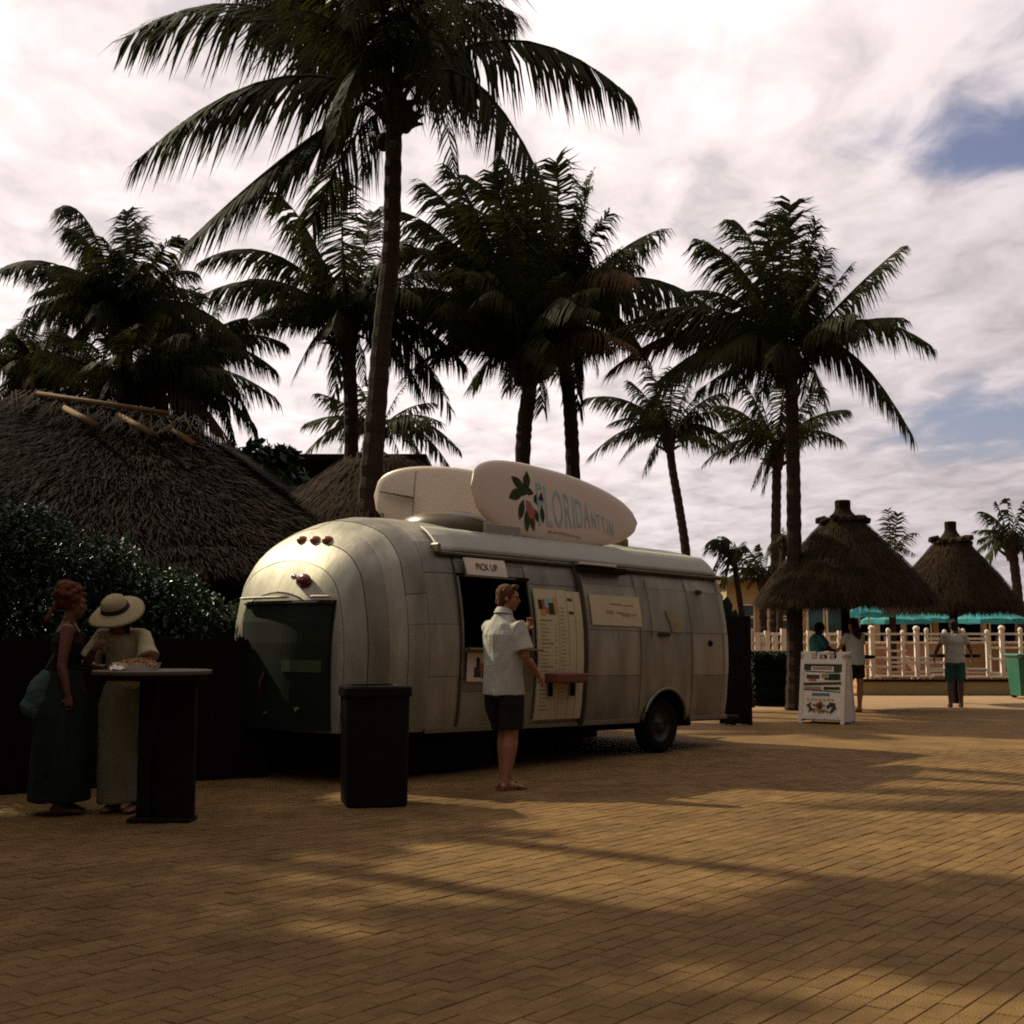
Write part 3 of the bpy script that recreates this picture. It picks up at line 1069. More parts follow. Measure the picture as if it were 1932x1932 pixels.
rg = random.Random(5)
seagr = empty('sea_grape_bush', gnd(500, 20.5), 0, 'round-leaved dark bush above the hut roof, left of the tall trunk', 'bush')
mb = MB()
for (x, y, rr_) in ((455, 862, .25), (490, 852, .3), (520, 862, .28), (545, 858, .22), (405, 868, .3), (430, 850, .2)):
    p = at(x, y + 8, 20.5) - Vector(seagr.location)
    leaf_cloud(mb, p, (rr_, rr_, rr_ * .9), 130, .10, rg)
    MB()
for q in range(10):
    p = Vector((rg.uniform(-1.0, .5), 0, 0))
leaf_cloud(mb, at(480, 940, 20.5) - Vector(seagr.location), (1.1, .7, .8), 700, .11, rg)
mb.build('leaves', M['leaf'], seagr, kind='stuff')
MB().tube([(0, 0, 0), (.05, 0, 2), (-.1, 0, 3.6)], [.1, .08, .04], n=7).build('stem', M['trunk'], seagr)

hedge = empty('leafy_hedge', (-4.6, 11.4, 0), 0, 'tall glossy green hedge sloping down behind the two women', 'hedge')
mb = MB()
h0 = Vector(hedge.location)
for i in range(44):
    u = i / 43
    px = -190 + 690 * u
    Y = 11.3 + 2.2 * u
    topy = 925 if px < 20 else 925 + (px - 20) * .50 + 18 * math.sin(px * .05)
    topz = max(1.2, at(px, topy, Y).z)
    g0 = gnd(px, Y)
    for k in range(4):
        z = topz * (.22 + .72 * k / 3.4)
        rz_ = topz * .16
        if z + rz_ > topz:
            z = topz - rz_
        leaf_cloud(mb, Vector((g0.x, g0.y + rg.uniform(-.15, .25), z)) - h0, (.22, .34, rz_), 330, .036, rg, .8)
mb.build('leaves', M['leaf'], hedge, kind='stuff')
mb = MB()
for i in range(10):
    u = i / 9
    px = -190 + 690 * u
    Y = 11.5 + 2.2 * u
    topz = max(1.0, at(px, (925 if px < 20 else 925 + (px - 20) * .5) + 60, Y).z)
    mb.tube([gnd(px, Y) - h0, gnd(px + 6, Y, topz) - h0], [.035, .02], n=5)
mb.build('stems', M['trunk'], hedge)
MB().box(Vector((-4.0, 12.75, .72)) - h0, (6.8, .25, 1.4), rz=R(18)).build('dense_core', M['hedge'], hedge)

hedge2 = empty('leafy_hedge', (-6.0, 5.0, 0), 0, 'unseen tall hedge added outside the picture on the left to block sky light', 'hedge')  # unseen hedge added as a light block on the left
mb = MB()
for i in range(40):
    for k in range(3):
        leaf_cloud(mb, Vector((rg.uniform(-.2, .2), -5.0 + i * .27, .6 + k * 1.0)), (.45, .35, .6), 70, .09, rg, .8)
mb.build('leaves', M['leaf'], hedge2, kind='stuff')
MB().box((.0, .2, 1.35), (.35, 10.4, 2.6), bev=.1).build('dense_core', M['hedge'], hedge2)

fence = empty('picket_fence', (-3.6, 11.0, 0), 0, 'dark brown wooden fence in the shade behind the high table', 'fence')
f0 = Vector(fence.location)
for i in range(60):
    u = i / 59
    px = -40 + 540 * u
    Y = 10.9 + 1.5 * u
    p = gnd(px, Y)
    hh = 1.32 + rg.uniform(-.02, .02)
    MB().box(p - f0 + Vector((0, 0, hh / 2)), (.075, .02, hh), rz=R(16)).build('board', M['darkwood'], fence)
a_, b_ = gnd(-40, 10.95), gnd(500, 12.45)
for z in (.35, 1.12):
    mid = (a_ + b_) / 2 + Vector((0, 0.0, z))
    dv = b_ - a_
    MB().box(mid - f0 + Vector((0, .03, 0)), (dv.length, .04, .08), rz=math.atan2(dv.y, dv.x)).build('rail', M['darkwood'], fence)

# ------------------------------------------------------------------ caravan
TH = R(42.5)
TILT = R(1.1)
dv_ = Vector((math.sin(TH), math.cos(TH), 0))
nv_ = Vector((-dv_.y, dv_.x, 0))
A0 = Vector((-.086, 12.85, 0))
cv = empty('food_caravan', A0, 0, 'rounded silver aluminium food caravan with a dark service window and surfboards on its roof', 'caravan')
cv.rotation_euler = (0, TILT, R(90) - TH)
MW = Matrix.Translation(A0) @ Euler((0, TILT, R(90) - TH)).to_matrix().to_4x4()
MWI = MW.inverted()
W = 2.3
ZB, ZC = .43, 1.0
sec_ctrl = [(.07, .43), (.035, .6), (.01, .9), (0, 1.15), (.018, 1.5), (.07, 1.8), (.135, 2.05), (.215, 2.2), (.39, 2.37), (.66, 2.475), (.92, 2.53), (1.15, 2.55)]
half = []
for i in range(len(sec_ctrl) - 1):
    a = Vector(sec_ctrl[max(i - 1, 0)])
    b, c_ = Vector(sec_ctrl[i]), Vector(sec_ctrl[i + 1])
    e = Vector(sec_ctrl[min(i + 2, len(sec_ctrl) - 1)])
    for k in range(6):
        t = k / 6
        half.append(.5 * ((2 * b) + (c_ - a) * t + (2 * a - 5 * b + 4 * c_ - e) * t * t + (3 * b - a - 3 * c_ + e) * t ** 3))
half.append(Vector(sec_ctrl[-1]))
sec = half + [Vector((W - p.x, p.y)) for p in half[::-1][1:]]
ln_ = [0]
for i in range(1, len(sec)):
    ln_.append(ln_[-1] + (sec[i] - sec[i - 1]).length)
LT = ln_[-1]
ln_ = [x / LT for x in ln_]
sy = np.array([p.x for p in sec])
sz_ = np.array([p.y for p in sec])
U0, U1 = -2.05, 4.40
hz = np.array([p.y for p in half])
hy = np.array([p.x for p in half])
ha = np.array(ln_[:len(half)])


def inset(z):
    return float(np.interp(z, hz, hy))


def a_of_z(z):
    return float(np.interp(z, hz, ha))


def S(u, a, off=0.):
    y = float(np.interp(a, ln_, sy))
    z = float(np.interp(a, ln_, sz_))
    # outward normal in section
    e = .004
    y1, z1 = float(np.interp(min(a + e, 1), ln_, sy)), float(np.interp(min(a + e, 1), ln_, sz_))
    y0, z0 = float(np.interp(max(a - e, 0), ln_, sy)), float(np.interp(max(a - e, 0), ln_, sz_))
    ty, tz = y1 - y0, z1 - z0
    q = math.hypot(ty, tz)
    y += -tz / q * off
    z += ty / q * off
    sw = sh = 1.
    du = u - U0
    if du < 1.0:
        sw = max(0., 1 - (1 - max(du, 0) / 1.0) ** 2.7) ** (1 / 2.7)
    if du < 1.40:
        sh = max(0., 1 - (1 - max(du, 0) / 1.40) ** 2.7) ** (1 / 2.7)
    dr = U1 - u
    if dr < .5:
        sw = max(0., 1 - (1 - max(dr, 0) / .5) ** 3.0) ** (1 / 3.0)
    if dr < .3:
        sh = max(0., 1 - (1 - max(dr, 0) / .3) ** 3.0) ** (1 / 3.0)
    y = W / 2 + (y - W / 2) * sw
    if z > ZC:
        z = ZC + (z - ZC) * sh
    return Vector((u, y, z))


def px_side(px, py):
    off = .05
    for _ in range(4):
        r = ray(px, py)
        o3 = MWI @ Vector((0, 0, CAM_H))
        d3 = MWI.to_3x3() @ r
        t = (off - o3.y) / d3.y
        q = o3 + d3 * t
        off = inset(min(max(q.z, ZB), 2.5))
    return q.x, q.z


WIN = (-.60, .40, 1.22, 1.92)
WH = (2.79, .43, .365)       # wheel arch centre u, radius, z


def lines(a, b, step, extra=()):
    n = max(1, int(round((b - a) / step)))
    s = [a + (b - a) * i / n for i in range(n + 1)] + [e for e in extra if a < e < b]
    return sorted(set(round(x, 5) for x in s))


aw0, aw1 = a_of_z(WIN[2]), a_of_z(WIN[3])
# core shell
end_l = [U0 + x for x in (0.0005, .004, .015, .035, .07, .12, .18, .26, .35, .46, .6, .78, 1.0, 1.25)]
end_r = [U1 - x for x in (.0005, .004, .015, .035, .07, .12, .18, .26, .36, .5)]
ul = sorted(set(end_l + lines(-.8, 3.98, .05, (WIN[0], WIN[1])) + end_r))
al = lines(0, 1, .02, (aw0, aw1))
idx = {}
mb = MB()


def vid(i, j):
    if (i, j) not in idx:
        idx[(i, j)] = len(mb.v)
        mb.v.append(tuple(S(ul[i], al[j], -.008)))
    return idx[(i, j)]


for i in range(len(ul) - 1):
    for j in range(len(al) - 1):
        uc, ac = (ul[i] + ul[i + 1]) / 2, (al[j] + al[j + 1]) / 2
        if WIN[0] < uc < WIN[1] and aw0 < ac < aw1:
            continue
        p = S(uc, ac)
        if ac < .5 and math.hypot(uc - WH[0], p.z - WH[2]) < WH[1] + .05:
            continue
        mb.f.append((vid(i, j), vid(i + 1, j), vid(i + 1, j + 1), vid(i, j + 1)))
mb.build('shell', M['core'], cv, smooth=True)
# floor plate
mb = MB()
us_ = [U0 + .02, U0 + .1, U0 + .3, U0 + .7, 0, 2, 4.0, 4.3, 4.45]
for i in range(len(us_) - 1):
    p0, p1 = S(us_[i], 0), S(us_[i], 1)
    q0, q1 = S(us_[i + 1], 0), S(us_[i + 1], 1)
    z = ZB - .03
    k = len(mb.v)
    mb.v += [(p.x, p.y, z) for p in (p0, p1, q1, q0)]
    mb.f.append((k, k + 1, k + 2, k + 3))
mb.build('floor_plate', M['dark'], cv)


def panel(u0, u1, a0, a1, off=.0, gap=.0045, th=.0, m='alu', name='panel', us=.12, as_=.02, arch=False, smooth=True, parent=None, label=None):
    ga = gap / LT
    uL = lines(u0 + gap * .5, u1 - gap * .5, us if not arch else .03)
    if u0 < U0 + 1.1:
        uL = sorted(set([u for u in end_l if u0 + gap < u < u1 - gap] + [max(u0 + gap * .5, U0 + .0006), u1 - gap * .5]))
    if u1 > U1 - .6:
        uL = sorted(set([u for u in end_r if u0 + gap < u < u1 - gap] + [u0 + gap * .5, min(u1 - gap * .5, U1 - .0006)] + [x for x in uL if x < U1 - .55]))
    aL = lines(a0 + ga * .5, a1 - ga * .5, as_ if not arch else .006)
    mb = MB()
    gr_ = {}
    for i, u in enumerate(uL):
        for j, a in enumerate(aL):
            p = S(u, a, off)
            gr_[i, j] = p
    keep = []
    for i in range(len(uL) - 1):
        for j in range(len(aL) - 1):
            if arch:
                c = (gr_[i, j] + gr_[i + 1, j + 1]) / 2
                if math.hypot(c.x - WH[0], c.z - WH[2]) < WH[1]:
                    continue
            keep.append((i, j))
    used = {}

    def gv(i, j):
        if (i, j) not in used:
            p = gr_[i, j].copy()
            if arch:
                d = math.hypot(p.x - WH[0], p.z - WH[2])
                if d < WH[1] + .02:
                    f = WH[1] / max(d, .01)
                    p.x = WH[0] + (p.x - WH[0]) * f
                    p.z = max(ZB, WH[2] + (p.z - WH[2]) * f)
            used[i, j] = len(mb.v)
            mb.v.append(tuple(p))
        return used[i, j]
    for (i, j) in keep:
        mb.f.append((gv(i, j), gv(i + 1, j), gv(i + 1, j + 1), gv(i, j + 1)))
    o = mb.build(name, M[m], parent or cv, smooth=smooth, label=label)
    if th:
        md = o.modifiers.new('thick', 'SOLIDIFY')
        md.thickness = th
        md.offset = -1
    return o


Z = a_of_z
bands = [U0 + .0005, U0 + .07, U0 + .20, U0 + .36, U0 + .54, U0 + .74, U0 + 1.0, WIN[0], WIN[1], 1.22, 2.28, 3.30, 3.98, U1 - .0005]
side_z = [ZB, 1.45, 1.75, 2.02, 2.26]
near = [0] + [Z(z) for z in side_z[1:]]
for bi in range(len(bands) - 1):
    u0, u1 = bands[bi], bands[bi + 1]
    if (u0, u1) == (WIN[0], WIN[1]):
        cuts = [0, Z(.80), aw0 - .001, aw1 + .001, Z(2.02) + .01, Z(2.26)]
        skip = {2}
    elif bi < 6:
        cuts = [0, Z(1.45), Z(1.75)] if bi > 4 else [0]
        skip = set()
    elif u1 == 1.22:
        cuts = [0, Z(1.9), Z(2.26)]
        skip = set()
    elif bi == 10:
        cuts = [0, Z(1.45), Z(1.95), Z(2.26)]
        skip = set()
    else:
        cuts = [0, Z(.95), Z(1.45), Z(1.95), Z(2.26)]
        skip = set()
    far_c = [1 - c for c in ((cuts[::-1]) if bi < 6 else [Z(2.26), Z(1.95), Z(1.45), 0])]
    cuts = cuts + [.5] + far_c
    for k in range(len(cuts) - 1):
        if k in skip:
            continue
        panel(u0, u1, cuts[k], cuts[k + 1], arch=(bi == 10 and k == 0), off=.0 + (.004 if (bi + k) % 2 else 0))
# wheel arch flange, well and wheel
mb = MB()
pts = []
for i in range(27):
    a = math.pi * (i / 26 * 1.02 - .01)
    x, z = WH[0] + math.cos(a) * WH[1], WH[2] + math.sin(a) * WH[1]
    z = max(z, ZB)
    pts.append(Vector((x, inset(z) - .012, z)))
mb.tube(pts, .022, n=6)
mb.build('arch_trim', M['alu2'], cv, smooth=True)
mb = MB()
vs = []
n_ = 20
for y in (.03, .42):
    for i in range(n_ + 1):
        a = math.pi * i / n_
        vs.append((WH[0] + math.cos(a) * (WH[1] + .02), y, max(.30, WH[2] + math.sin(a) * (WH[1] + .02))))
mb.add(vs, [(i, i + 1, n_ + 2 + i, n_ + 1 + i) for i in range(n_)] + [tuple(range(n_ + 1, 2 * n_ + 2))])
mb.build('wheel_well', M['dark'], cv)


def wheel(u, y, z, side):
    me_t = MB()
    vs = []
    prof = [(.19, -.09), (.24, -.105), (.30, -.095), (.318, -.06), (.322, 0), (.318, .06), (.30, .095), (.24, .105), (.19, .09)]
    n = 40
    fs = []
    for (r_, w_) in prof:
        for j in range(n):
            a = 2 * math.pi * j / n
            rr_ = r_ * (1 + (.012 if (j % 2 and r_ > .31) else 0))
            vs.append((u + rr_ * math.cos(a), y + w_, z + rr_ * math.sin(a)))
    for i in range(len(prof) - 1):
        for j in range(n):
            fs.append((i * n + j, i * n + (j + 1) % n, (i + 1) * n + (j + 1) % n, (i + 1) * n + j))
    wroot = MB().add(vs, fs).build('wheel', M['rubber'], cv, smooth=True)
    rp_ = [(.195, -.07), (.19, -.085), (.17, -.06), (.14, -.035), (.08, -.045), (.06, -.075), (.03, -.085), (.001, -.085)]
    vs, fs = [], []
    n = 32
    for (r_, w_) in rp_:
        for j in range(n):
            a = 2 * math.pi * j / n
            dd = .012 if (.1 < r_ < .18 and (j % 4) < 2) else 0
            vs.append((u + r_ * math.cos(a), y + w_ * side + dd, z + r_ * math.sin(a)))
    for i in range(len(rp_) - 1):
        for j in range(n):
            fs.append((i * n + j, i * n + (j + 1) % n, (i + 1) * n + (j + 1) % n, (i + 1) * n + j))
    MB().add(vs, fs).build('rim', M['rim'], wroot, smooth=True)


wheel(WH[0], .17, .372, 1)
wheel(WH[0], W - .17, .372, -1)
MB().tube([(WH[0], .2, .372), (WH[0], W - .2, .372)], .04).build('axle', M['dark'], cv)
# chassis, jack, hitch
mb = MB()
mb.box((1.2, .55, .36), (5.6, .08, .1)).box((1.2, W - .55, .36), (5.6, .08, .1))
mb.build('chassis', M['dark'], cv)
MB().tube([(4.35, 1.15, .38), (5.15, 1.15, .40)], .05, n=6).build('drawbar', M['dark'], cv)
MB().box((1.2, W - .12, .24), (6.0, .02, .40)).build('skirt', M['dark'], cv)  # black plate added to stop light passing under the body
MB().box((-.6, .35, .22), (1.6, .02, .36)).build('skirt', M['dark'], cv)  # second black plate, added to deepen the shade underneath
MB().tube([(-1.3, .35, .40), (-1.3, .35, 0.0)], .035, n=6).box((-1.3, .35, -.01), (.2, .2, .02)).build('stabiliser_jack', M['dark'], cv)
mb = MB()
mb.box((4.2, .12, .42), (.5, .10, .05), bev=.01)
mb.build('bumper', M['dark'], cv)

# service window: dark galley inside, frame, sill
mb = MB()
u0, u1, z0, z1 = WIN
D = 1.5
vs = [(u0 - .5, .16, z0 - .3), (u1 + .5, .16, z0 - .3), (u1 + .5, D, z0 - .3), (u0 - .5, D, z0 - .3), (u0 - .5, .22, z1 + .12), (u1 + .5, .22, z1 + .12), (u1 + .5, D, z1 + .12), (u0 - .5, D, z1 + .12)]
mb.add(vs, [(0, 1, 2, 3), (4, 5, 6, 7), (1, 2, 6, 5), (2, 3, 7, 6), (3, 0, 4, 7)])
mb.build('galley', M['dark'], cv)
mb = MB()
mb.box((-.1, .5, z0 - .06), (1.6, .5, .03))
mb.build('galley_worktop', M['alu2'], cv)


def strip_u(z, ua, ub, off, w, t, m, name):
    y = inset(z)
    return MB().box(((ua + ub) / 2, y - off, z), (ub - ua, t, w), bev=.003).build(name, M[m], cv)


def strip_z(u, za, zb, off, w, t, m, name, seg=10):
    pts_ = [Vector((u, inset(za + (zb - za) * i / seg) - off, za + (zb - za) * i / seg)) for i in range(seg + 1)]
    return MB().tube(pts_, [(t / 2, w / 2)] * (seg + 1), n=6, ref=(0, 1, 0)).build(name, M[m], cv)


strip_u(z0 - .005, u0 - .04, u1 + .04, .06, .02, .16, 'alu2', 'window_sill')
strip_u(z1 + .02, u0 - .03, u1 + .03, .01, .035, .05, 'dark', 'window_frame')
strip_z(u0 - .015, z0, z1 + .02, .012, .035, .04, 'alu2', 'window_frame')
strip_z(u1 + .015, z0, z1 + .02, .012, .035, .04, 'alu2', 'window_frame')
strip_z(u0 - .035, ZB, 2.16, .010, .018, .03, 'core', 'door_seam')
strip_z(1.24, ZB, 2.17, .03, .075, .06, 'core', 'hanging_strip', seg=16)
strip_z(1.295, ZB + .03, 2.17, .02, .03, .045, 'alu2', 'door_jamb', seg=16)
strip_u(ZB + .01, U0 + 1.0, 2.30, .02, .05, .02, 'alu2', 'bottom_trim')
strip_u(ZB + .01, 3.30, 4.1, .02, .05, .02, 'alu2', 'bottom_trim')


def curved(u0, u1, z0, z1, off, m, name, th=.008, parent=None, skew=0.):
    """a sheet lying on the bulging side"""
    nu, nz_ = max(1, int((u1 - u0) / .2)), max(2, int((z1 - z0) / .1))
    vs = []
    for k in range(2):
        for i in range(nu + 1):
            for j in range(nz_ + 1):
                z = z0 + (z1 - z0) * j / nz_
                vs.append((u0 + (u1 - u0) * i / nu + skew * (z1 - z) / (z1 - z0), inset(z) - off + (0 if k == 0 else th), z))
    q = (nu + 1) * (nz_ + 1)
    g_ = lambda i, j, k=0: k * q + i * (nz_ + 1) + j
    fs = []
    for i in range(nu):
        for j in range(nz_):
            fs.append((g_(i, j), g_(i + 1, j), g_(i + 1, j + 1), g_(i, j + 1)))
            fs.append((g_(i, j, 1), g_(i, j + 1, 1), g_(i + 1, j + 1, 1), g_(i + 1, j, 1)))
    for i in range(nu):
        fs.append((g_(i, 0), g_(i, 0, 1), g_(i + 1, 0, 1), g_(i + 1, 0)))
        fs.append((g_(i, nz_), g_(i + 1, nz_), g_(i + 1, nz_, 1), g_(i, nz_, 1)))
    for j in range(nz_):
        fs.append((g_(0, j), g_(0, j + 1), g_(0, j + 1, 1), g_(0, j, 1)))
        fs.append((g_(nu, j), g_(nu, j, 1), g_(nu, j + 1, 1), g_(nu, j + 1)))
    return MB().add(vs, fs).build(name, M[m], parent or cv)


def print_on(parent, u, z, w, h, off, m, name='print'):
    return curved(u, u + w, z, z + h, off, m, name, th=.002, parent=parent)


# gutter and awning roll along the roof edge
panel(-.80, 4.10, Z(2.165), Z(2.40), off=.035, th=.03, m='cream', name='awning_case', us=.3, as_=.01)
MB().box((1.65, inset(2.17) - .03, 2.155), (4.86, .03, .02), bev=.004).build('awning_lip', M['alu2'], cv)
strip_u(2.135, -.84, 1.2, .02, .02, .05, 'core', 'gutter')
strip_u(2.135, 2.1, 4.10, .02, .018, .05, 'core', 'gutter')
MB().box((-.83, .17, 2.19), (.05, .12, .10), bev=.015).build('awning_bracket', M['alu2'], cv)
MB().box((4.06, .12, 2.16), (.10, .16, .04), bev=.01).build('awning_bracket', M['alu2'], cv)
# dark slot of the folded hatch under the roll
MB().box((1.65, .10, 2.115), (.86, .09, .075), bev=.01).build('hatch_slot', M['dark'], cv)
MB().box((1.55, .055, 2.165), (.62, .05, .025), bev=.005).build('hatch_lip', M['white'], cv)

# PICK UP sign
pu0, pz1 = px_side(880, 1046)
pu1, pz0 = px_side(953, 1086)
sg = curved(-.52, .06, 1.945, 2.115, .075, 'white', 'pick_up_sign', th=.02)
tm = text_mesh('PICK UP', .095, 'sign_text', .002, sx=.92, align='CENTER')
for v in tm.vertices:
    x, y = v.co.x, v.co.y
    z = 2.0 + y
    v.co = Vector((-.23 + x, inset(z) - .078 - v.co.z, z))
mesh_obj('lettering', tm, M['ink'], sg)
MB().box((-.23, .0, 1.93), (.7, .04, .02)).build('sign_ledge', M['alu2'], cv)

# picture below the window, left of the customer
pc = curved(-.56, -.16, .90, 1.18, .03, 'paper', 'food_picture', th=.01)
rg = random.Random(9)
for (u, z, w, h, m) in ((-.47, .94, .10, .10, 'ink'), (-.44, 1.0, .05, .13, 'greenp'), (-.36, .93, .08, .12, 'ink'), (-.40, 1.0, .10, .08, 'redp'), (-.30, 1.0, .05, .15, 'ink'), (-.27, .98, .05, .08, 'redp'), (-.33, .93, .12, .05, 'greenp')):
    print_on(pc, u, z, w, h, .032 + rg.uniform(0, .002), m, 'printed_patch')

# menu boards right of the window: three upright boards with dark joints
mz0, mz1 = .50, 1.855
for (a_, b_) in ((.46, .80), (.81, .955), (.965, 1.075), (1.085, 1.20)):
    bd = curved(a_, b_, mz0 + .0, mz1 if a_ < .9 else mz1 - .01, .045, 'menu', 'menu_board', th=.02)
    if a_ < .5:
        for k, (u, z, w, h, m) in enumerate(((.50, 1.64, .10, .10, 'greenp'), (.56, 1.60, .10, .13, 'redp'), (.60, 1.66, .12, .10, 'teal'), (.66, 1.59, .10, .12, 'greenp'), (.53, 1.58, .07, .06, 'orangep'), (.74, 1.60, .045, .17, 'orangep'))):
            print_on(bd, u, z, w, h, .047 + k * .0006, m, 'printed_patch')
        for k in range(24):
            z = 1.52 - k * .040
            if k % 6 == 0:
                print_on(bd, .50, z, .20, .014, .047, 'inkfaint', 'menu_line')
            else:
                print_on(bd, .50, z, rg.uniform(.09, .17), .008, .047, 'inkfaint', 'menu_line')
                print_on(bd, .73, z, .03, .008, .047, 'inkfaint', 'menu_line')
    elif a_ < .9:
        for k in range(26):
            print_on(bd, .83, 1.66 - k * .04, rg.uniform(.05, .10), .007, .047, 'inkfaint', 'menu_line')
    elif a_ < 1.0:
        for z in (1.74, 1.60):
            print_on(bd, .98, z, .08, .03, .047, 'ink', 'printed_patch')
MB().box((.82, -.10, .93), (.50, .24, .10), bev=.012).build('shelf', M['redwood'], cv)
for u in (.64, 1.0):
    MB().box((u, -.03, .82), (.025, .1, .16)).build('shelf_bracket', M['dark'], cv)
# big panel right of the hanging strip: poster with faint print, small slanted sign, lamp, catches
ps = curved(1.40, 2.30, 1.50, 1.835, .018, 'menu', 'faded_poster', th=.006)
for (u, z, w, h) in ((1.75, 1.73, .22, .018), (2.0, 1.725, .18, .014), (1.66, 1.63, .14, .035), (1.84, 1.635, .12, .02), (1.93, 1.61, .17, .035), (2.12, 1.62, .1, .016)):
    print_on(ps, u, z, w, h, .020, 'inkfaint', 'printed_patch')
u_, z_ = px_side(1253, 1141)
sg2 = curved(2.80, 3.02, 1.45, 1.70, .02, 'inkfaint', 'small_sign', th=.012, skew=.09)
MB().box((2.72, inset(1.42) - .02, 1.42), (.20, .04, .045), bev=.006).build('step_handle', M['core'], cv)
MB().box((3.55, inset(1.95) - .02, 1.95), (.09, .05, .05), bev=.01).build('catch', M['core'], cv)
u_, z_ = px_side(1340, 1214)
MB().ell((u_, inset(z_) + .02, z_), (.055, .05, .045), n=12, m=8).build('side_lamp', M['dark'], cv, smooth=True)
strip_z(3.30, .8, 2.12, .004, .012, .016, 'alu2', 'rivet_strip')
strip_z(2.28, ZB + .03, 2.12, .004, .012, .016, 'alu2', 'rivet_strip')
strip_z(2.50, 1.40, 2.05, .004, .012, .012, 'alu2', 'rivet_strip')


# left end: dark green hatch, its lip white only where sunlit, tail lamp, marker lamps
def end_point(w, z, off=0.):
    """point on the rounded end at lateral position y=w, height z"""
    lo, hi = U0 + .0006, U0 + 1.6
    for _ in range(40):
        m_ = (lo + hi) / 2
        # section at this u: find y extent at height z
        best = None
        sw = max(1e-6, 1 - (1 - min((m_ - U0), 1.0) / 1.0) ** 2.7) ** (1 / 2.7)
        sh = max(1e-6, 1 - (1 - min((m_ - U0), 1.40) / 1.40) ** 2.7) ** (1 / 2.7)
        zz_ = z if z <= ZC else ZC + (z - ZC) / sh
        if zz_ > 2.549:
            lo = m_
            continue
        ins = inset(zz_)
        yn = W / 2 + (ins - W / 2) * sw
        yf = W - yn
        if yn < w < yf:
            hi = m_
        else:
            lo = m_
    u = (lo + hi) / 2
    return Vector((u - off, w, z))


def px_end(px, py):
    """pixel -> (w, z) on the rounded end, by marching along the ray"""
    o3 = MWI @ Vector((0, 0, CAM_H))
    d3 = MWI.to_3x3() @ ray(px, py)
    best = None
    for i in range(2400):
        t = 9 + i * .0025
        q = o3 + d3 * t
        if 0.02 < q.y < W - .02 and q.z < 2.5:
            e = end_point(q.y, q.z)
            if q.x >= e.x and q.x < U0 + 1.6:
                return q.y, q.z
    return 1.15, 1.5


def end_sheet(w0, w1, z0, z1, off, m, name, th=.02, nw=10, nz_=8, parent=None):
    vs = []
    for k in range(2):
        for i in range(nw + 1):
            for j in range(nz_ + 1):
                w = w0 + (w1 - w0) * i / nw
                z = z0 + (z1 - z0) * j / nz_
                vs.append(end_point(w, z, off - k * th))
    q = (nw + 1) * (nz_ + 1)
    g_ = lambda i, j, k=0: k * q + i * (nz_ + 1) + j
    fs = []
    for i in range(nw):
        for j in range(nz_):
            fs.append((g_(i, j), g_(i, j + 1), g_(i + 1, j + 1), g_(i + 1, j)))
    for i in range(nw):
        fs.append((g_(i, 0), g_(i + 1, 0), g_(i + 1, 0, 1), g_(i, 0, 1)))
        fs.append((g_(i, nz_), g_(i, nz_, 1), g_(i + 1, nz_, 1), g_(i + 1, nz_)))
    for j in range(nz_):
        fs.append((g_(0, j), g_(0, j, 1), g_(0, j + 1, 1), g_(0, j + 1)))
        fs.append((g_(nw, j), g_(nw, j + 1), g_(nw, j + 1, 1), g_(nw, j, 1)))
    return MB().add(vs, fs).build(name, M[m], parent or cv)


w_l, z_l = px_end(474, 1132)
w_r, z_r = px_end(640, 1116)
ZH = (z_l + z_r) / 2
print('hatch', w_l, z_l, w_r, z_r)
w_l, w_r = min(max(w_l, 1.3), 2.1), max(w_r, .16)
ht = end_sheet(w_r, w_l, ZB + .02, ZH - .05, .05, 'greenglass', 'rear_hatch', th=.06, nw=18, nz_=6)
for (a_, b_) in ((w_l, w_r + (w_l - w_r) * .42), (w_r + (w_l - w_r) * .14, w_r)):
    pts_ = [end_point(a_ + (b_ - a_) * i / 8, ZH - .02, .09) for i in range(9)]
    MB().tube(pts_, [(.014, .045)] * 9, n=8, ref=(0, 0, 1)).build('hatch_lip', M['white'], cv, smooth=True)  # white stands in for sunlight on these two lengths of lip
pts_ = [end_point(w_l + (w_r - w_l) * i / 12, ZH - .075, .045) for i in range(13)]
MB().tube(pts_, [(.014, .03)] * 13, n=6, ref=(0, 0, 1)).build('hatch_hinge', M['core'], cv)
st_l = px_end(540, 1256)
st_r = px_end(615, 1256)
end_sheet(st_r[0], st_l[0], st_l[1] - .055, st_l[1] + .055, .058, 'sticker', 'sticker', th=.006, nw=4, nz_=1, parent=ht)
for (x, y) in ((572, 1338), (512, 1345)):
    w_, z_ = px_end(x, y)
    p = end_point(w_, z_, .06)
    MB().tube([p, p + Vector((-.03, 0, 0))], .018, n=8).build('hatch_bolt', M['alu2'], ht)
w_, z_ = px_end(506, 1290)
p = end_point(w_, z_, .06)
MB().tube([p + Vector((0, -.02, .12)), p + Vector((-.04, 0, 0)), p + Vector((0, .03, -.10))], .012, n=6).build('cable', M['redlens'], ht)
for x in (570, 595, 618):
    w_, z_ = px_end(x, 1020)
    p = end_point(w_, z_, -.01)
    lm = MB().ell(p, (.070, .052, .048), n=10, m=6)
    lm.build('marker_lamp', M['amber'], cv, smooth=True)
w_, z_ = px_end(576, 1096)
p = end_point(w_, z_, 0)
lm = MB().ell(p + Vector((-.02, 0, 0)), (.05, .10, .07), n=14, m=9).build('tail_lamp', M['redlens'], cv, smooth=True)
MB().ell(p + Vector((-.05, .11, .04)), (.03, .03, .03), n=8, m=6).build('lamp_screw', M['chrome'], lm, smooth=True)

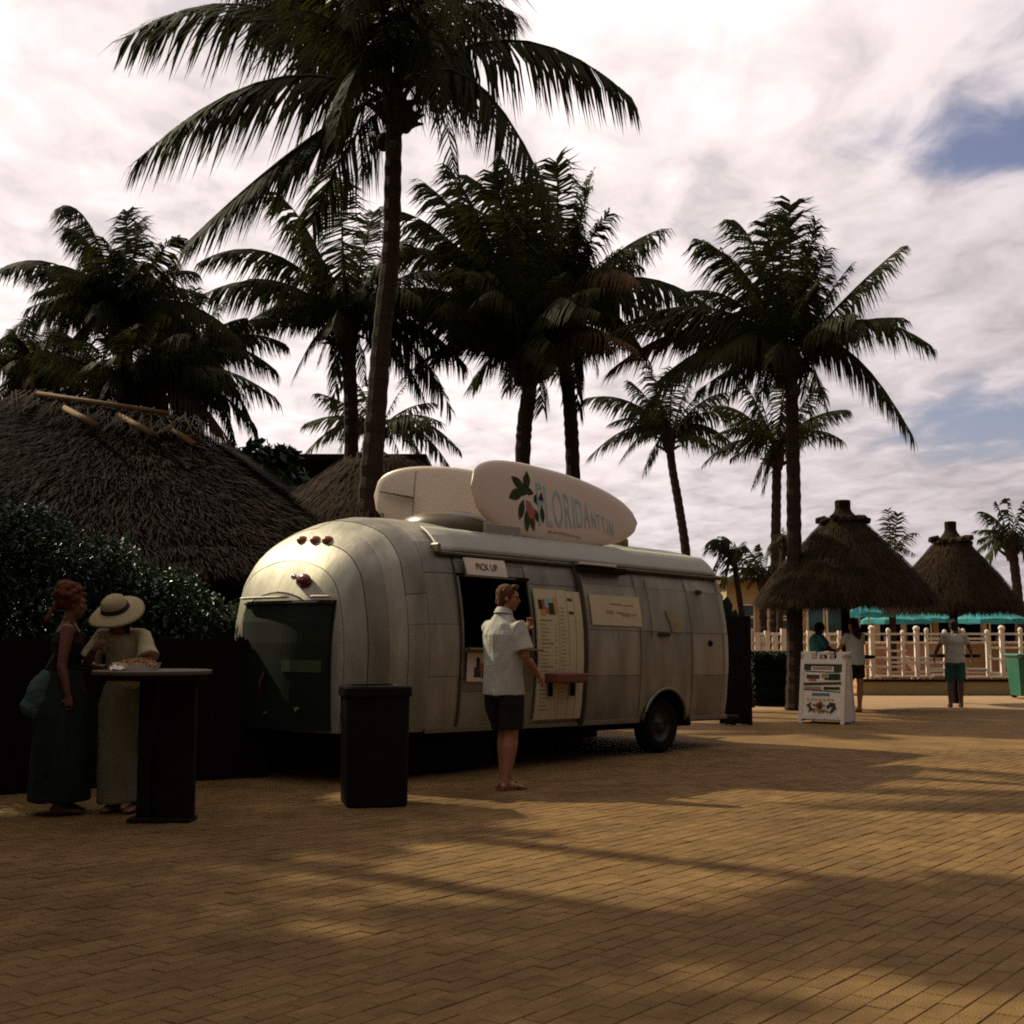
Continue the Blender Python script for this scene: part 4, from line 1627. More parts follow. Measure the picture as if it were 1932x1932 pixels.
# roof vent under the boards
p = MWI @ at(895, 985, 13.4)
mb = MB()
mb.lathe([(.52, -.16), (.52, -.02), (.46, .06), (.30, .12), (.12, .14), (.01, .145)], n=20)
mb.build('roof_vent', M['bronze'], cv, smooth=True, loc=(p.x, 1.0, 2.545))
MB().lathe([(.13, -.05), (.13, .03), (.10, .07), (.02, .09)], n=14).build('roof_vent', M['alu2'], cv, smooth=True, loc=(3.0, .9, 2.56))
MB().tube([(3.3, 1.1, 2.6), (3.3, 1.1, 2.95)], .008, n=5).build('aerial', M['alu2'], cv)


# surfboards on the roof
def surfboard(name, pL, pR, width, up, label, tailround, seed, flip=False):
    """pL, pR: tips in world; up: direction of the board's width"""
    root = empty(name, pL, 0, label, 'surfboard', 'surfboard signs on the caravan roof')
    ax = (pR - pL)
    Ln = ax.length
    ax.normalize()
    upv = (up - ax * up.dot(ax)).normalized()
    nm = ax.cross(upv)
    nseg, nc = 40, 12
    vs = []
    for i in range(nseg + 1):
        t = i / nseg
        tt = 2 * (t ** .80) - 1
        s = max(1e-3, 1 - abs(tt) ** 2.4)
        w = width / 2 * s ** (.50 if tt < 0 else .54)
        th_ = .035 * min(1, s * 3) + .003
        rk = .05 * (2 * t - 1) ** 2
        c = ax * (t * Ln) + nm * rk * (-1 if flip else 1)
        for j in range(nc * 2):
            a = 2 * math.pi * j / (nc * 2)
            cx_ = math.copysign(abs(math.cos(a)) ** .75, math.cos(a))
            sx_ = math.copysign(abs(math.sin(a)) ** .8, math.sin(a))
            vs.append(c + upv * cx_ * w + nm * sx_ * th_)
    n = nc * 2
    fs = []
    for i in range(nseg):
        for j in range(n):
            fs.append((i * n + j, i * n + (j + 1) % n, (i + 1) * n + (j + 1) % n, (i + 1) * n + j))
    MB().add(vs, fs).build('deck', M['board'], root, smooth=True)
    return root, ax, upv, nm, Ln


def onroof(px, py, y_l):
    """pixel -> world point in the caravan's lengthwise plane at local y"""
    o3 = MWI @ Vector((0, 0, CAM_H))
    d3 = MWI.to_3x3() @ ray(px, py)
    t = (y_l - o3.y) / d3.y
    return MW @ (o3 + d3 * t)


b1L, b1R = onroof(882, 922, .55), onroof(1196, 988, .55)
up1 = (nv_ * .18 + Vector((0, 0, 1))).normalized()
bd1, ax, upv, nm, Ln = surfboard('surfboard', b1L, b1R, .88, up1, 'white surfboard facing the side, painted FLORIDA, leaning on the caravan roof', True, 1)
front = nm if nm.dot(Vector((0, -1, 0))) > 0 else -nm


def board_print(me, t0, v0, name, m, parent=bd1, off=.040):
    for v in me.vertices:
        x, y, z = v.co
        t = (t0 + x) / Ln
        rk = .05 * (2 * t - 1) ** 2
        v.co = ax * (t0 + x) + upv * (v0 + y) + front * (off + z) + nm * rk
    return mesh_obj(name, me, M[m], parent)


x = Ln * .36
for k, ch in enumerate('FLORIDA'):
    sz = .72 - .046 * k
    tm = text_mesh(ch, sz, 'letter', .001, sx=.36)
    wd = max(v.co.x for v in tm.vertices)
    board_print(tm, x, -.27 + .014 * k, 'letter', 'teal')
    x += wd + .022
x += .0
for k, ch in enumerate('NTTIN'):
    sz = .27
    tm = text_mesh(ch, sz, 'letter', .001, sx=.40)
    wd = max(v.co.x for v in tm.vertices)
    board_print(tm, x, -.17 - .016 * k, 'letter', 'teal')
    x += wd + .022
# small pink line below the name (unreadable strokes)
for k in range(22):
    mb = MB()
    h_ = random.uniform(.012, .028)
    mb.box((0, h_ / 2, 0), (.014, h_, .001))
    board_print(mb.mesh('stroke'), Ln * .42 + k * .026, -.325 - .0008 * (k - 11) ** 2 * .1, 'pink_stroke', 'pink')


def blade(L_, w_, ang, cx_, cy_):
    mb = MB()
    pts_ = []
    n = 7
    for i in range(n + 1):
        t = i / n
        pts_.append((t * L_, math.sin(math.pi * t) * w_, 0))
    for i in range(n - 1, 0, -1):
        t = i / n
        pts_.append((t * L_, -math.sin(math.pi * t) * w_, 0))
    c, s = math.cos(ang), math.sin(ang)
    mb.add([(cx_ + x_ * c - y_ * s, cy_ + x_ * s + y_ * c, 0) for x_, y_, _ in pts_], [tuple(range(len(pts_)))])
    return mb.mesh('leaf')


cx0 = Ln * .275
for (l_, w_, a_, dx, dy, m) in ((.17, .04, 1.5, .10, .12, 'greenp'), (.12, .035, 1.9, .10, .12, 'greenp'), (.20, .05, 2.6, .06, .10, 'greenp'), (.24, .05, 3.6, .04, .10, 'greenp'), (.22, .04, 4.3, .03, .02, 'greenp'), (.22, .035, 4.6, .06, -.06, 'greenp'),
                            (.18, .05, 1.0, .0, .04, 'greenp'), (.20, .04, 4.9, .10, -.06, 'ink'), (.16, .04, -.2, .02, .12, 'greenp'), (.13, .045, 5.3, .06, .02, 'pink'), (.12, .04, 5.9, .07, -.04, 'pink'), (.15, .05, 5.0, .10, -.04, 'redp'),
                            (.15, .03, 1.4, .27, -.02, 'greenp'), (.17, .03, 4.7, .28, .0, 'greenp'), (.10, .05, .4, .17, .02, 'greenp'), (.12, .03, 1.7, .20, -.16, 'greenp')):
    board_print(blade(l_ * 1.25, w_ * 1.25, a_, dx * 1.2, dy * 1.3), cx0, -.03, 'printed_leaf', m)

b2R = b1L - dv_ * .10 + Vector((0, 0, .0))
b2L = at(702, 934, 14.7)
bR = at(975, 942, 14.0)
bd2, ax2, up2, nm2, Ln2 = surfboard('surfboard', b2L, bR, .70, Vector((0, 0, 1)), 'white surfboard facing the left end of the caravan roof, with a thin dark fin', True, 2, flip=True)
front2 = nm2 if nm2.dot(Vector((0, -1, 0))) > 0 else -nm2
mb = MB()
a_ = ax2 * (.13 * 1) + up2 * .03 + front2 * .03
b_ = ax2 * (.56) - up2 * .03 + front2 * .03
mb.add([a_, b_, b_ + front2 * .20 + ax2 * .02, a_ + front2 * .04, a_ + up2 * .014, b_ + up2 * .014, b_ + front2 * .20 + up2 * .014 + ax2 * .02, a_ + front2 * .04 + up2 * .014],
       [(0, 1, 2, 3), (4, 7, 6, 5), (0, 4, 5, 1), (1, 5, 6, 2), (2, 6, 7, 3), (3, 7, 4, 0)])
mb.build('fin', M['core'], bd2)
MB().tube([ax2 * .56 + up2 * .29 + front2 * .022, ax2 * .56 + front2 * .034, ax2 * .56 - up2 * .28 + front2 * .022], .009, n=5).build('strap', M['cream'], bd2)
# mounts
for (u, y, zt) in ((.6, .58, 2.62), (1.9, .55, 2.66)):
    MB().tube([(u, y, 2.38), (u, y - .02, zt)], .018, n=6).build('board_mount', M['alu2'], cv)
for (u, y, zt) in ((-.35, 1.5, 2.66),):
    MB().tube([(u, y, 2.45), (u, y, zt)], .018, n=6).build('board_mount', M['alu2'], cv)
mb = MB()
q0 = MW @ Vector((-.35, .40, 2.50))
MB().box((.42, .46, 2.48), (.55, .05, .12), bev=.01).build('vent_sunlit_part', M['cream'], cv)  # cream box stands in for the sunlit part of the roof vent

# ------------------------------------------------------------------ black bin beside the caravan
bin_ = empty('litter_bin', gnd(708, 10.45), 0, 'black square litter bin standing in front of the caravan, left of the customer', 'bin')
def rsq(h, rc, n=6):
    out = []
    for q in range(4):
        cx_, cy_ = ((1, 1), (-1, 1), (-1, -1), (1, -1))[q]
        for k in range(n + 1):
            a = math.pi / 2 * (q + k / n)
            out.append((cx_ * (h - rc) + rc * math.cos(a), cy_ * (h - rc) + rc * math.sin(a)))
    return out


def rsq_loft(prof, rc=.06):
    vs, fs = [], []
    for (h, z) in prof:
        vs += [(x, y, z) for x, y in rsq(h, min(rc, h * .9))]
    n = 28
    for i in range(len(prof) - 1):
        for j in range(n):
            fs.append((i * n + j, i * n + (j + 1) % n, (i + 1) * n + (j + 1) % n, (i + 1) * n + j))
    return vs, fs


bin_.rotation_euler = (0, 0, R(14))
MB().add(*rsq_loft([(.01, .005), (.235, .005), (.245, .02), (.255, .86), (.26, .87)])).build('body', M['black_rim'], bin_)
MB().add(*rsq_loft([(.262, .865), (.272, .87), (.272, .935), (.262, .95), (.20, .955), (.19, .93), (.18, .70)])).build('rim', M['black_rim'], bin_)
MB().add(*rsq_loft([(.02, .72), (.178, .72), (.178, .74)])).build('liner', M['dark'], bin_)

# ------------------------------------------------------------------ high table with food
tb = empty('high_table', gnd(290, 9.5), 0, 'round high table with a thin top where the two women stand', 'table')
MB().lathe([(.415, 1.065), (.43, 1.075), (.43, 1.095), (.425, 1.10)], n=40).build('tabletop', M['tabletop'], tb)
MB().lathe([(.40, 1.03), (.40, 1.064)], n=40).build('apron', M['darkwood'], tb)
MB().box((-.035, .0, .53), (.10, .08, 1.0), bev=.008).build('leg', M['dark'], tb)
MB().box((.20, .0, .53), (.26, .08, 1.0), bev=.008).build('leg', M['dark'], tb)
MB().box((.06, .02, .30), (.12, .02, .54)).build('brace', M['dark'], tb)
MB().box((.10, 0, .015), (.46, .24, .03), bev=.006).build('base', M['dark'], tb)


def food_tray(p, rz, label, s=1.):
    r_ = empty('food_tray', p, rz, label, 'food tray', 'paper food trays on the high table')
    mb = MB()
    a, b, h_ = .10 * s, .065 * s, .055
    lo = [(-a * .75, -b * .75, 0), (a * .75, -b * .75, 0), (a * .75, b * .75, 0), (-a * .75, b * .75, 0)]
    hi = [(-a, -b, h_), (a, -b, h_), (a, b, h_), (-a, b, h_)]
    hi2 = [(x * .95, y * .95, h_) for x, y, _ in hi]
    lo2 = [(x * .95, y * .95, .004) for x, y, _ in lo]
    mb.add(lo + hi + hi2 + lo2, [(3, 2, 1, 0)] + [(i, (i + 1) % 4, 4 + (i + 1) % 4, 4 + i) for i in range(4)] + [(4 + i, 4 + (i + 1) % 4, 8 + (i + 1) % 4, 8 + i) for i in range(4)] + [(8 + i, 8 + (i + 1) % 4, 12 + (i + 1) % 4, 12 + i) for i in range(4)] + [(12, 13, 14, 15)])
    mb.build('tray', M['paper'], r_)
    mb = MB()
    rg2 = random.Random(int(p[0] * 1000))
    for i in range(26):
        q = Vector((rg2.uniform(-a, a) * .7, rg2.uniform(-b, b) * .7, .03 + rg2.random() * .035))
        d = Vector((rg2.gauss(0, 1), rg2.gauss(0, 1), rg2.gauss(0, .3))).normalized() * .03
        mb.tube([q - d, q + d], .008, n=5)
    mb.build('food', M['food'], r_)


food_tray(Vector((at(240, 1250, 9.38).x, 9.38, 1.10)), .2, 'left white paper tray of food on the high table', 1.0)
food_tray(Vector((at(276, 1250, 9.36).x, 9.36, 1.10)), -.3, 'right white paper tray of food on the high table, nearest the hat brim', .9)
nap = empty('napkin', Vector((at(222, 1258, 9.25).x, 9.25, 1.10)), .4, 'crumpled white napkin on the high table, left of the food trays', 'napkin')
vs, fs = [], []
for i in range(7):
    for j in range(7):
        vs.append(((i - 3) * .018, (j - 3) * .016, .004 + .04 * abs(mnoise.noise(Vector((i * .7, j * .7, 3)))) + .03 * math.exp(-((i - 3) ** 2 + (j - 3) ** 2) / 5)))
for i in range(6):
    for j in range(6):
        fs.append((i * 7 + j, (i + 1) * 7 + j, (i + 1) * 7 + j + 1, i * 7 + j + 1))
MB().add(vs, fs).build('sheet', M['paper'], nap)

# ------------------------------------------------------------------ A-frame sign
af = empty('a_frame_sign', gnd(1557, 20.1), 0, 'white A-frame sandwich board with printed menu, standing before the bigger shelter', 'sign board')
SW, SH = .72, 1.10
lean = R(11)
rz = R(-32)
af.rotation_euler = (0, 0, rz)
for s in (1, -1):
    rot = Matrix.Rotation(lean * -s, 3, 'X')
    base = Vector((0, -.30 * s, 0))
    pn_ = MB()
    # frame of the leaf
    def lp(x, z, y=0.):
        return base + rot @ Vector((x, y * s, z))
    def lbox(x0, x1, z0, z1, y0=-.02, y1=.02):
        vs = [lp(x, z, y) for y in (y0, y1) for (x, z) in ((x0, z0), (x1, z0), (x1, z1), (x0, z1))]
        pn_.add(vs, [(0, 1, 2, 3), (7, 6, 5, 4), (0, 4, 5, 1), (1, 5, 6, 2), (2, 6, 7, 3), (3, 7, 4, 0)])
    taper = .0
    lbox(-SW / 2, -SW / 2 + .055, 0, SH - .02)
    lbox(SW / 2 - .055, SW / 2, 0, SH - .02)
    lbox(-SW / 2 + .055, SW / 2 - .055, .07, .14)
    lbox(-SW / 2 + .055, SW / 2 - .055, .93, 1.0)
    lbox(-SW / 2, -SW / 2 + .17, 1.0, 1.12)
    lbox(SW / 2 - .15, SW / 2, 1.0, 1.12)
    lbox(-.10, -.06, 1.0, 1.11)
    lbox(.06, .10, 1.0, 1.11)
    lbox(-.10, .10, 1.085, 1.12)
    o = pn_.build('frame', M['white'], af)
    pn_ = MB()
    lbox(-SW / 2 + .055, SW / 2 - .055, .14, .93, -.008, .008)
    face = pn_.build('poster', M['paper'], af)
    if s == 1:
        def patch(x0, x1, z0, z1, m, nm_='printed_patch', ang=0.):
            mb = MB()
            c = Vector(((x0 + x1) / 2, 0, (z0 + z1) / 2))
            w, h = (x1 - x0) / 2, (z1 - z0) / 2
            vs = []
            for (x, z) in ((-w, -h), (w, -h), (w, h), (-w, h)):
                q = Vector((x * math.cos(ang) - z * math.sin(ang), 0, x * math.sin(ang) + z * math.cos(ang)))
                vs.append(base + rot @ Vector((c.x + q.x, -.0095 - patch.k, c.z + q.z)))
            patch.k += .0003
            mb.add(vs, [(0, 1, 2, 3)]).build(nm_, M[m], af)
        patch.k = 0.
        rg = random.Random(12)
        patch(-.30, -.19, .83, .92, 'ink')
        patch(-.30, .30, .895, .925, 'greenp')
        patch(.17, .30, .80, .92, 'ink', ang=.1)
        patch(-.16, .14, .84, .885, 'inkfaint')
        patch(-.28, .26, .80, .815, 'greenp', ang=-.03)
        patch(-.26, -.05, .70, .76, 'ink')
        patch(-.22, -.10, .66, .70, 'redp')
        patch(.03, .28, .68, .78, 'greenp')
        patch(-.02, .10, .71, .78, 'inkfaint')
        patch(-.30, .30, .60, .645, 'ink', ang=.04)
        patch(-.28, -.02, .525, .575, 'inkfaint')
        patch(-.30, .29, .505, .52, 'ink', ang=-.05)
        patch(.02, .28, .53, .575, 'greenp')
        patch(-.16, .12, .435, .475, 'tealcloth')
        for k in range(7):
            patch(-.24 + k * .065, -.20 + k * .065, .36, .39, 'orangep', ang=rg.uniform(-.2, .2))
        for k in range(26):
            x_, z_ = rg.uniform(-.25, .16), rg.uniform(.165, .31)
            patch(x_, x_ + rg.uniform(.04, .09), z_, z_ + rg.uniform(.02, .045), rg.choice(['ink', 'redp', 'food', 'greenp', 'ink', 'core']), ang=rg.uniform(-.8, .8))
        patch(.12, .25, .20, .235, 'core', ang=.8)
# side webs
for sx in (-1, 1):
    x_ = sx * (SW / 2 - .01)
    MB().add([(x_ - .004, -.27, .03), (x_ - .004, .27, .03), (x_ - .004, 0, 1.0), (x_ + .004, -.27, .03), (x_ + .004, .27, .03), (x_ + .004, 0, 1.0)], [(0, 1, 2), (5, 4, 3), (0, 3, 4, 1), (1, 4, 5, 2), (2, 5, 3, 0)]).build('side_web', M['white'], af)
MB().box((0, 0, .35), (SW - .06, .30, .02)).build('shelf', M['white'], af)

# ------------------------------------------------------------------ brown wooden screen right of the caravan, spiky plant
sc_ = empty('wooden_screen', gnd(1386, 19.6), 0, 'dark brown plank screen standing against the right end of the caravan', 'screen')
for i in range(6):
    MB().box(((i - 2.5) * .083, 0, .83), (.078, .035, 1.62 + .02 * (i % 3)), rz=.1).build('board', M['darkwood'], sc_)
for z in (.3, 1.4):
    MB().box((0, .04, z), (.50, .03, .08), rz=.1).build('rail', M['darkwood'], sc_)
pl_ = empty('spiky_plant', gnd(1366, 20.5), 0, 'dark spiky broad-leaved plant poking up behind the caravan end', 'plant')
for k, (x, y) in enumerate(((1350, 1108), (1372, 1125), (1388, 1150), (1352, 1140), (1362, 1155), (1400, 1172), (1340, 1120), (1378, 1165))):
    e = at(x, y, 20.5 + random.uniform(-.3, .3)) - Vector(pl_.location)
    st = Vector((random.uniform(-.1, .1), 0, .3))
    m_ = (st + e) / 2 + Vector((-.05, 0, .2))
    mb = MB()
    mb.tube([st, m_, e * .8 + m_ * .2, e], [(.012, .012), (.02, .09), (.012, .12), (.003, .005)], n=6, ref=(0, 1, 0))
    mb.build('leaf', M['hedge'], pl_)

# ------------------------------------------------------------------ background on the right
ch = empty('clipped_hedge', gnd(1462, 25.0), 0, 'low clipped dark hedge at the foot of the tall palm', 'hedge')
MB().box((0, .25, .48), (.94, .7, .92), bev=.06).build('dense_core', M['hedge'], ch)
mb = MB()
rg = random.Random(21)
for i in range(4200):
    x, y, z = rg.uniform(-.49, .49), rg.uniform(-.12, .64), rg.uniform(.02, 1.02)
    if rg.random() < .55:
        y = -.12 + rg.uniform(-.04, .04)
    elif rg.random() < .5:
        z = 1.0 + rg.uniform(-.05, .04)
    d = Vector((rg.gauss(0, 1), rg.gauss(0, 1), rg.gauss(0, 1))).normalized() * .04
    e = d.orthogonal().normalized() * .02
    p = Vector((x, y, z))
    mb.add([p - d, p + e, p + d, p - e], [(0, 1, 2, 3)])
mb.build('leaves', M['hedge'], ch, kind='stuff')

sw = empty('seat_wall', gnd(1790, 29.5), 0, 'low ochre wall with a dark coping beyond the pale path', 'wall')
x0, x1 = gnd(1625, 29.5).x - gnd(1790, 29.5).x, gnd(2060, 29.5).x - gnd(1790, 29.5).x
MB().box(((x0 + x1) / 2, .15, .15), (x1 - x0, .3, .30)).build('wall', M['stone'], sw)
MB().box(((x0 + x1) / 2, .15, .33), (x1 - x0 + .06, .40, .06), bev=.01).build('coping', M['darkwood'], sw)
MB().add([gnd(1630, 29.9, .02), gnd(2100, 29.9, .02), gnd(2100, 42, .02), gnd(1630, 42, .02)], [(0, 1, 2, 3)]).build('pool_deck', M['sandy'], kind='structure')
MB().add([gnd(1360, 29.9, -.002), gnd(1629, 29.9, -.002), gnd(1629, 42, -.002), gnd(1360, 42, -.002)], [(0, 1, 2, 3)]).build('grass_strip', M['sandy'], kind='structure')

wf = empty('white_fence', gnd(1790, 30.2), 0, 'white post and rail pool fence behind the low ochre wall', 'fence')
f0 = Vector(wf.location)
fy = 30.2
posts = [(1645, 1182), (1676, 1187), (1703, 1191), (1729, 1183), (1748, 1187), (1782, 1190), (1805, 1185), (1817, 1188), (1862, 1190), (1890, 1182), (1925, 1186), (1956, 1190), (1985, 1184)]
for (x, y) in posts:
    zt = at(x, y, fy).z
    zb = at(x, 1275, fy).z
    wd = .07 if (posts.index((x, y)) % 3) else .10
    po = MB().box(gnd(x, fy) - f0 + Vector((0, 0, (zt + zb) / 2 - .04)), (wd, wd, zt - zb - .06)).build('post', M['fence'], wf)
    c = gnd(x, fy) - f0
    MB().lathe([(wd * .75, zt - .07), (wd * .85, zt - .05), (wd * .8, zt - .01), (wd * .35, zt + .03)], c=c, n=8).build('post_cap', M['fence'], po)
for (y, a_, b_) in ((1196, 1625, 2010), (1241, 1625, 1760), (1243, 1862, 2010), (1271, 1862, 1925), (1212, 1676, 1748), (1222, 1640, 1680), (1258, 1625, 1700), (1262, 1750, 1862), (1228, 1676, 1710), (1205, 1750, 1862), (1222, 1862, 1960), (1250, 1676, 1790)):
    p, q = at(a_, y, fy + .02) - f0, at(b_, y, fy + .02) - f0
    MB().box((p + q) / 2, ((q - p).length, .05, .05)).build('rail', M['fence'], wf)

# fence of the corner by the cream building (left of the hedge palm)
wf2 = empty('white_fence', gnd(1450, 31.0), 0, 'white lattice fence panels above the clipped hedge, left of the tall palm trunk', 'fence')
f0 = Vector(wf2.location)
for (x, y) in ((1414, 1187), (1429, 1194), (1447, 1190), (1462, 1194), (1478, 1186), (1527, 1190), (1560, 1194), (1585, 1190)):
    zt = at(x, y, 31).z
    MB().box(gnd(x, 31) - f0 + Vector((0, 0, zt / 2)), (.12, .12, zt)).build('post', M['fence'], wf2)
for y in (1196, 1212, 1228, 1244):
    p, q = at(1408, y, 31.05) - f0, at(1600, y, 31.05) - f0
    MB().box((p + q) / 2, ((q - p).length, .05, .06)).build('rail', M['fence'], wf2)
for x in range(1434, 1446, 4):
    zt = at(x, 1200, 31).z
    MB().box(gnd(x, 31.02) - f0 + Vector((0, 0, zt / 2)), (.03, .03, zt)).build('slat', M['fence'], wf2)

# cream building
cb = empty('cream_building', gnd(1500, 44.0), 0, 'cream stucco building with small dark windows, left of the bigger shelter', 'building')
c0 = Vector(cb.location)
xl, xr = gnd(1372, 44).x - c0.x, gnd(1622, 44).x - c0.x
zt = at(1400, 1101, 44).z
MB().box(((xl + xr) / 2, 3, zt / 2), (xr - xl, 6, zt)).build('wall', M['stone'], cb)
MB().box(((xl + xr) / 2, 2.9, zt + .1), (xr - xl + .5, 6.4, .22)).build('roof', M['pole'], cb)
for (x, ys) in ((1409, (1152, 1176, 1200, 1222)), (1462, (1152, 1180, 1206)), (1480, (1152, 1180, 1206)), (1538, (1165,)), (1575, (1170,)), (1605, (1168,))):
    for y in ys:
        w, h = (.42, .34) if x < 1500 else (.50, .95)
        p = at(x, y, 44) - c0
        fr = MB().box((p.x, -.03, p.z), (w + .12, .08, h + .10)).build('window', M['white'], cb)
        MB().box((p.x, -.06, p.z), (w, .05, h)).build('pane', M['winglass'], fr)

# pool bar pavilion: gold fascia, dark inside
pb = empty('pool_bar', gnd(1790, 43.0), 0, 'low open pool bar with a gold roof edge behind the turquoise umbrellas', 'building')
c0 = Vector(pb.location)
xl, xr = gnd(1640, 43).x - c0.x, gnd(2080, 43).x - c0.x
zf = at(1800, 1150, 43).z
MB().box(((xl + xr) / 2, 2.5, zf + .12), (xr - xl, 6, .30)).build('roof', M['gold'], pb)
MB().box(((xl + xr) / 2, 2.5, zf - .12), (xr - xl - .3, 5.6, .14)).build('soffit', M['stone'], pb)
MB().box(((xl + xr) / 2, 5, zf / 2), (xr - xl, .2, zf)).build('back_wall', M['darkwood'], pb)
MB().box(((xl + xr) / 2, .8, .55), (xr - xl - 1.0, .5, 1.1)).build('bar_counter', M['coral'], pb)
for x in (1650, 1700, 1760, 1850, 1915, 1990):
    MB().box((gnd(x, 43).x - c0.x, -.3, zf / 2), (.16, .16, zf)).build('post', M['stone'], pb)
for (x, m_) in ((1665, 'redp'), (1690, 'white'), (1722, 'redp'), (1745, 'tealcloth'), (1770, 'orangep'), (1840, 'white'), (1878, 'redp'), (1905, 'white')):
    MB().box((gnd(x, 43).x - c0.x, .95, 1.22), (.22, .2, .26), bev=.03).build('bar_item', M[m_], pb)

# coral planters / loungers behind the fence
for k, (x, Y, w, m_, lb) in enumerate(((1700, 33.5, 1.0, 'white', 'white sun lounger behind the fence posts left of the walking person'),
                                       (1770, 34.5, 1.1, 'white', 'white sun lounger partly hidden by the walking person'),
                                       (1850, 33.0, 1.1, 'white', 'white sun lounger behind the fence right of the walking person'))):
    lg = empty('sun_lounger', gnd(x, Y), 0, lb, 'sun lounger', 'sun loungers by the pool')
    MB().box((0, 0, .32), (1.5, .6, .06), bev=.01).build('frame', M['white'], lg)
    MB().box((.1, 0, .39), (1.2, .56, .07), bev=.02).build('cushion', M['coral'], lg)
    MB().box((-.72, 0, .58), (.55, .56, .06), rot=Matrix.Rotation(R(55), 3, 'Y'), bev=.02).build('backrest', M['coral'], lg)
    for (a_, b_) in ((-.65, -.25), (-.65, .25), (.65, -.25), (.65, .25)):
        MB().box((a_, b_, .15), (.05, .05, .30)).build('leg', M['white'], lg)
cw = empty('coral_wall', gnd(1800, 38.0), 0, 'long coral pink wall behind the pool fence', 'wall')
xl, xr = gnd(1630, 38).x - cw.location.x, gnd(2060, 38).x - cw.location.x
MB().box(((xl + xr) / 2, 0, .56), (xr - xl, .25, 1.12)).build('wall', M['coral'], cw)
MB().box(((xl + xr) / 2, 0, 1.15), (xr - xl + .05, .33, .07), bev=.01).build('coping', M['white'], cw)


def umbrella(px, py_top, py_edge, Y, halfpx, label, seed, m='umb'):
    c = gnd(px, Y)
    zt, ze = at(px, py_top, Y).z, at(px, py_edge, Y).z
    rr = halfpx * Y / 2400
    root = empty('pool_umbrella', c, 0, label, 'umbrella', 'turquoise pool umbrellas')
    MB().tube([(0, 0, 0), (0, 0, zt + .1)], .025, n=7).build('pole', M['white'], root)
    n = 8
    mb = MB()
    for i in range(n):
        a0, a1 = 2 * math.pi * i / n + .2, 2 * math.pi * (i + 1) / n + .2
        am = (a0 + a1) / 2
        p0 = Vector((0, 0, zt))
        e0_ = Vector((math.cos(a0) * rr, math.sin(a0) * rr, ze))
        e1_ = Vector((math.cos(a1) * rr, math.sin(a1) * rr, ze))
        em = Vector((math.cos(am) * rr * .9, math.sin(am) * rr * .9, ze + .03))
        mb.add([p0, e0_, em, e1_], [(0, 1, 2), (0, 2, 3)])
        v = [e0_, em, e1_]
        mb.add(v + [q - Vector((0, 0, .13)) for q in v], [(0, 1, 4, 3), (1, 2, 5, 4)])
    mb.build('canopy', M[m], root)
    for i in range(n):
        a0 = 2 * math.pi * i / n + .2
        MB().tube([(0, 0, zt - .02), (math.cos(a0) * rr, math.sin(a0) * rr, ze - .01)], .012, n=4).build('rib', M['white'], root)
    return root


umbrella(1640, 1138, 1157, 36, 48, 'turquoise umbrella leftmost, its pale edge just right of the shelter post', 1)
umbrella(1690, 1140, 1170, 39, 66, 'turquoise umbrella in the middle, below the gap between the two shelters', 2)
umbrella(1868, 1142, 1169, 37, 70, 'turquoise umbrella rightmost, under the smaller thatched shelter', 3)
umbrella(1757, 1150, 1168, 42, 50, 'turquoise umbrella half hidden behind the smaller shelter post', 4)

gb = empty('green_bin', gnd(1938, 28.0), 0, 'green plastic wheelie bin cut by the right picture edge', 'bin')
MB().add([(-.30, -.3, 0.06), (.30, -.3, .06), (.30, .3, .06), (-.30, .3, .06), (-.36, -.36, .88), (.36, -.36, .88), (.36, .36, .88), (-.36, .36, .88)],
         [(3, 2, 1, 0), (0, 1, 5, 4), (1, 2, 6, 5), (2, 3, 7, 6), (3, 0, 4, 7), (4, 5, 6, 7)]).build('body', M['bin_green'], gb)
MB().box((0, 0, .93), (.78, .80, .07), bev=.02).build('lid', M['bin_green'], gb)
MB().tube([(-.2, .3, .1), (-.2, .36, .1)], .1, n=12).build('wheel', M['dark'], gb)
MB().tube([(.2, .3, .1), (.2, .36, .1)], .1, n=12).build('wheel', M['dark'], gb)

# far tree line, low and dark, to close the horizon behind the huts
tl = MB()
rg = random.Random(33)
for i in range(60):
    x = -45 + i * 1.9
    if 9 < x:
        continue
    leaf_cloud(tl, Vector((x, 62 + rg.uniform(-3, 3), 1.0)), (1.6, 1.5, rg.uniform(1.0, 2.0)), 160, .22, rg)
tl.build('tree_line', M['hedge'], kind='stuff')
tl2 = MB()
for i in range(26):
    leaf_cloud(tl2, Vector((9 + i * 1.9, 70 + rg.uniform(-3, 3), .8)), (1.6, 1.5, rg.uniform(.6, 1.5)), 130, .22, rg)
tl2.build('far_shrubs', M['hedge'], kind='stuff')


# ------------------------------------------------------------------ people
def V3(*a):
    return Vector(a)


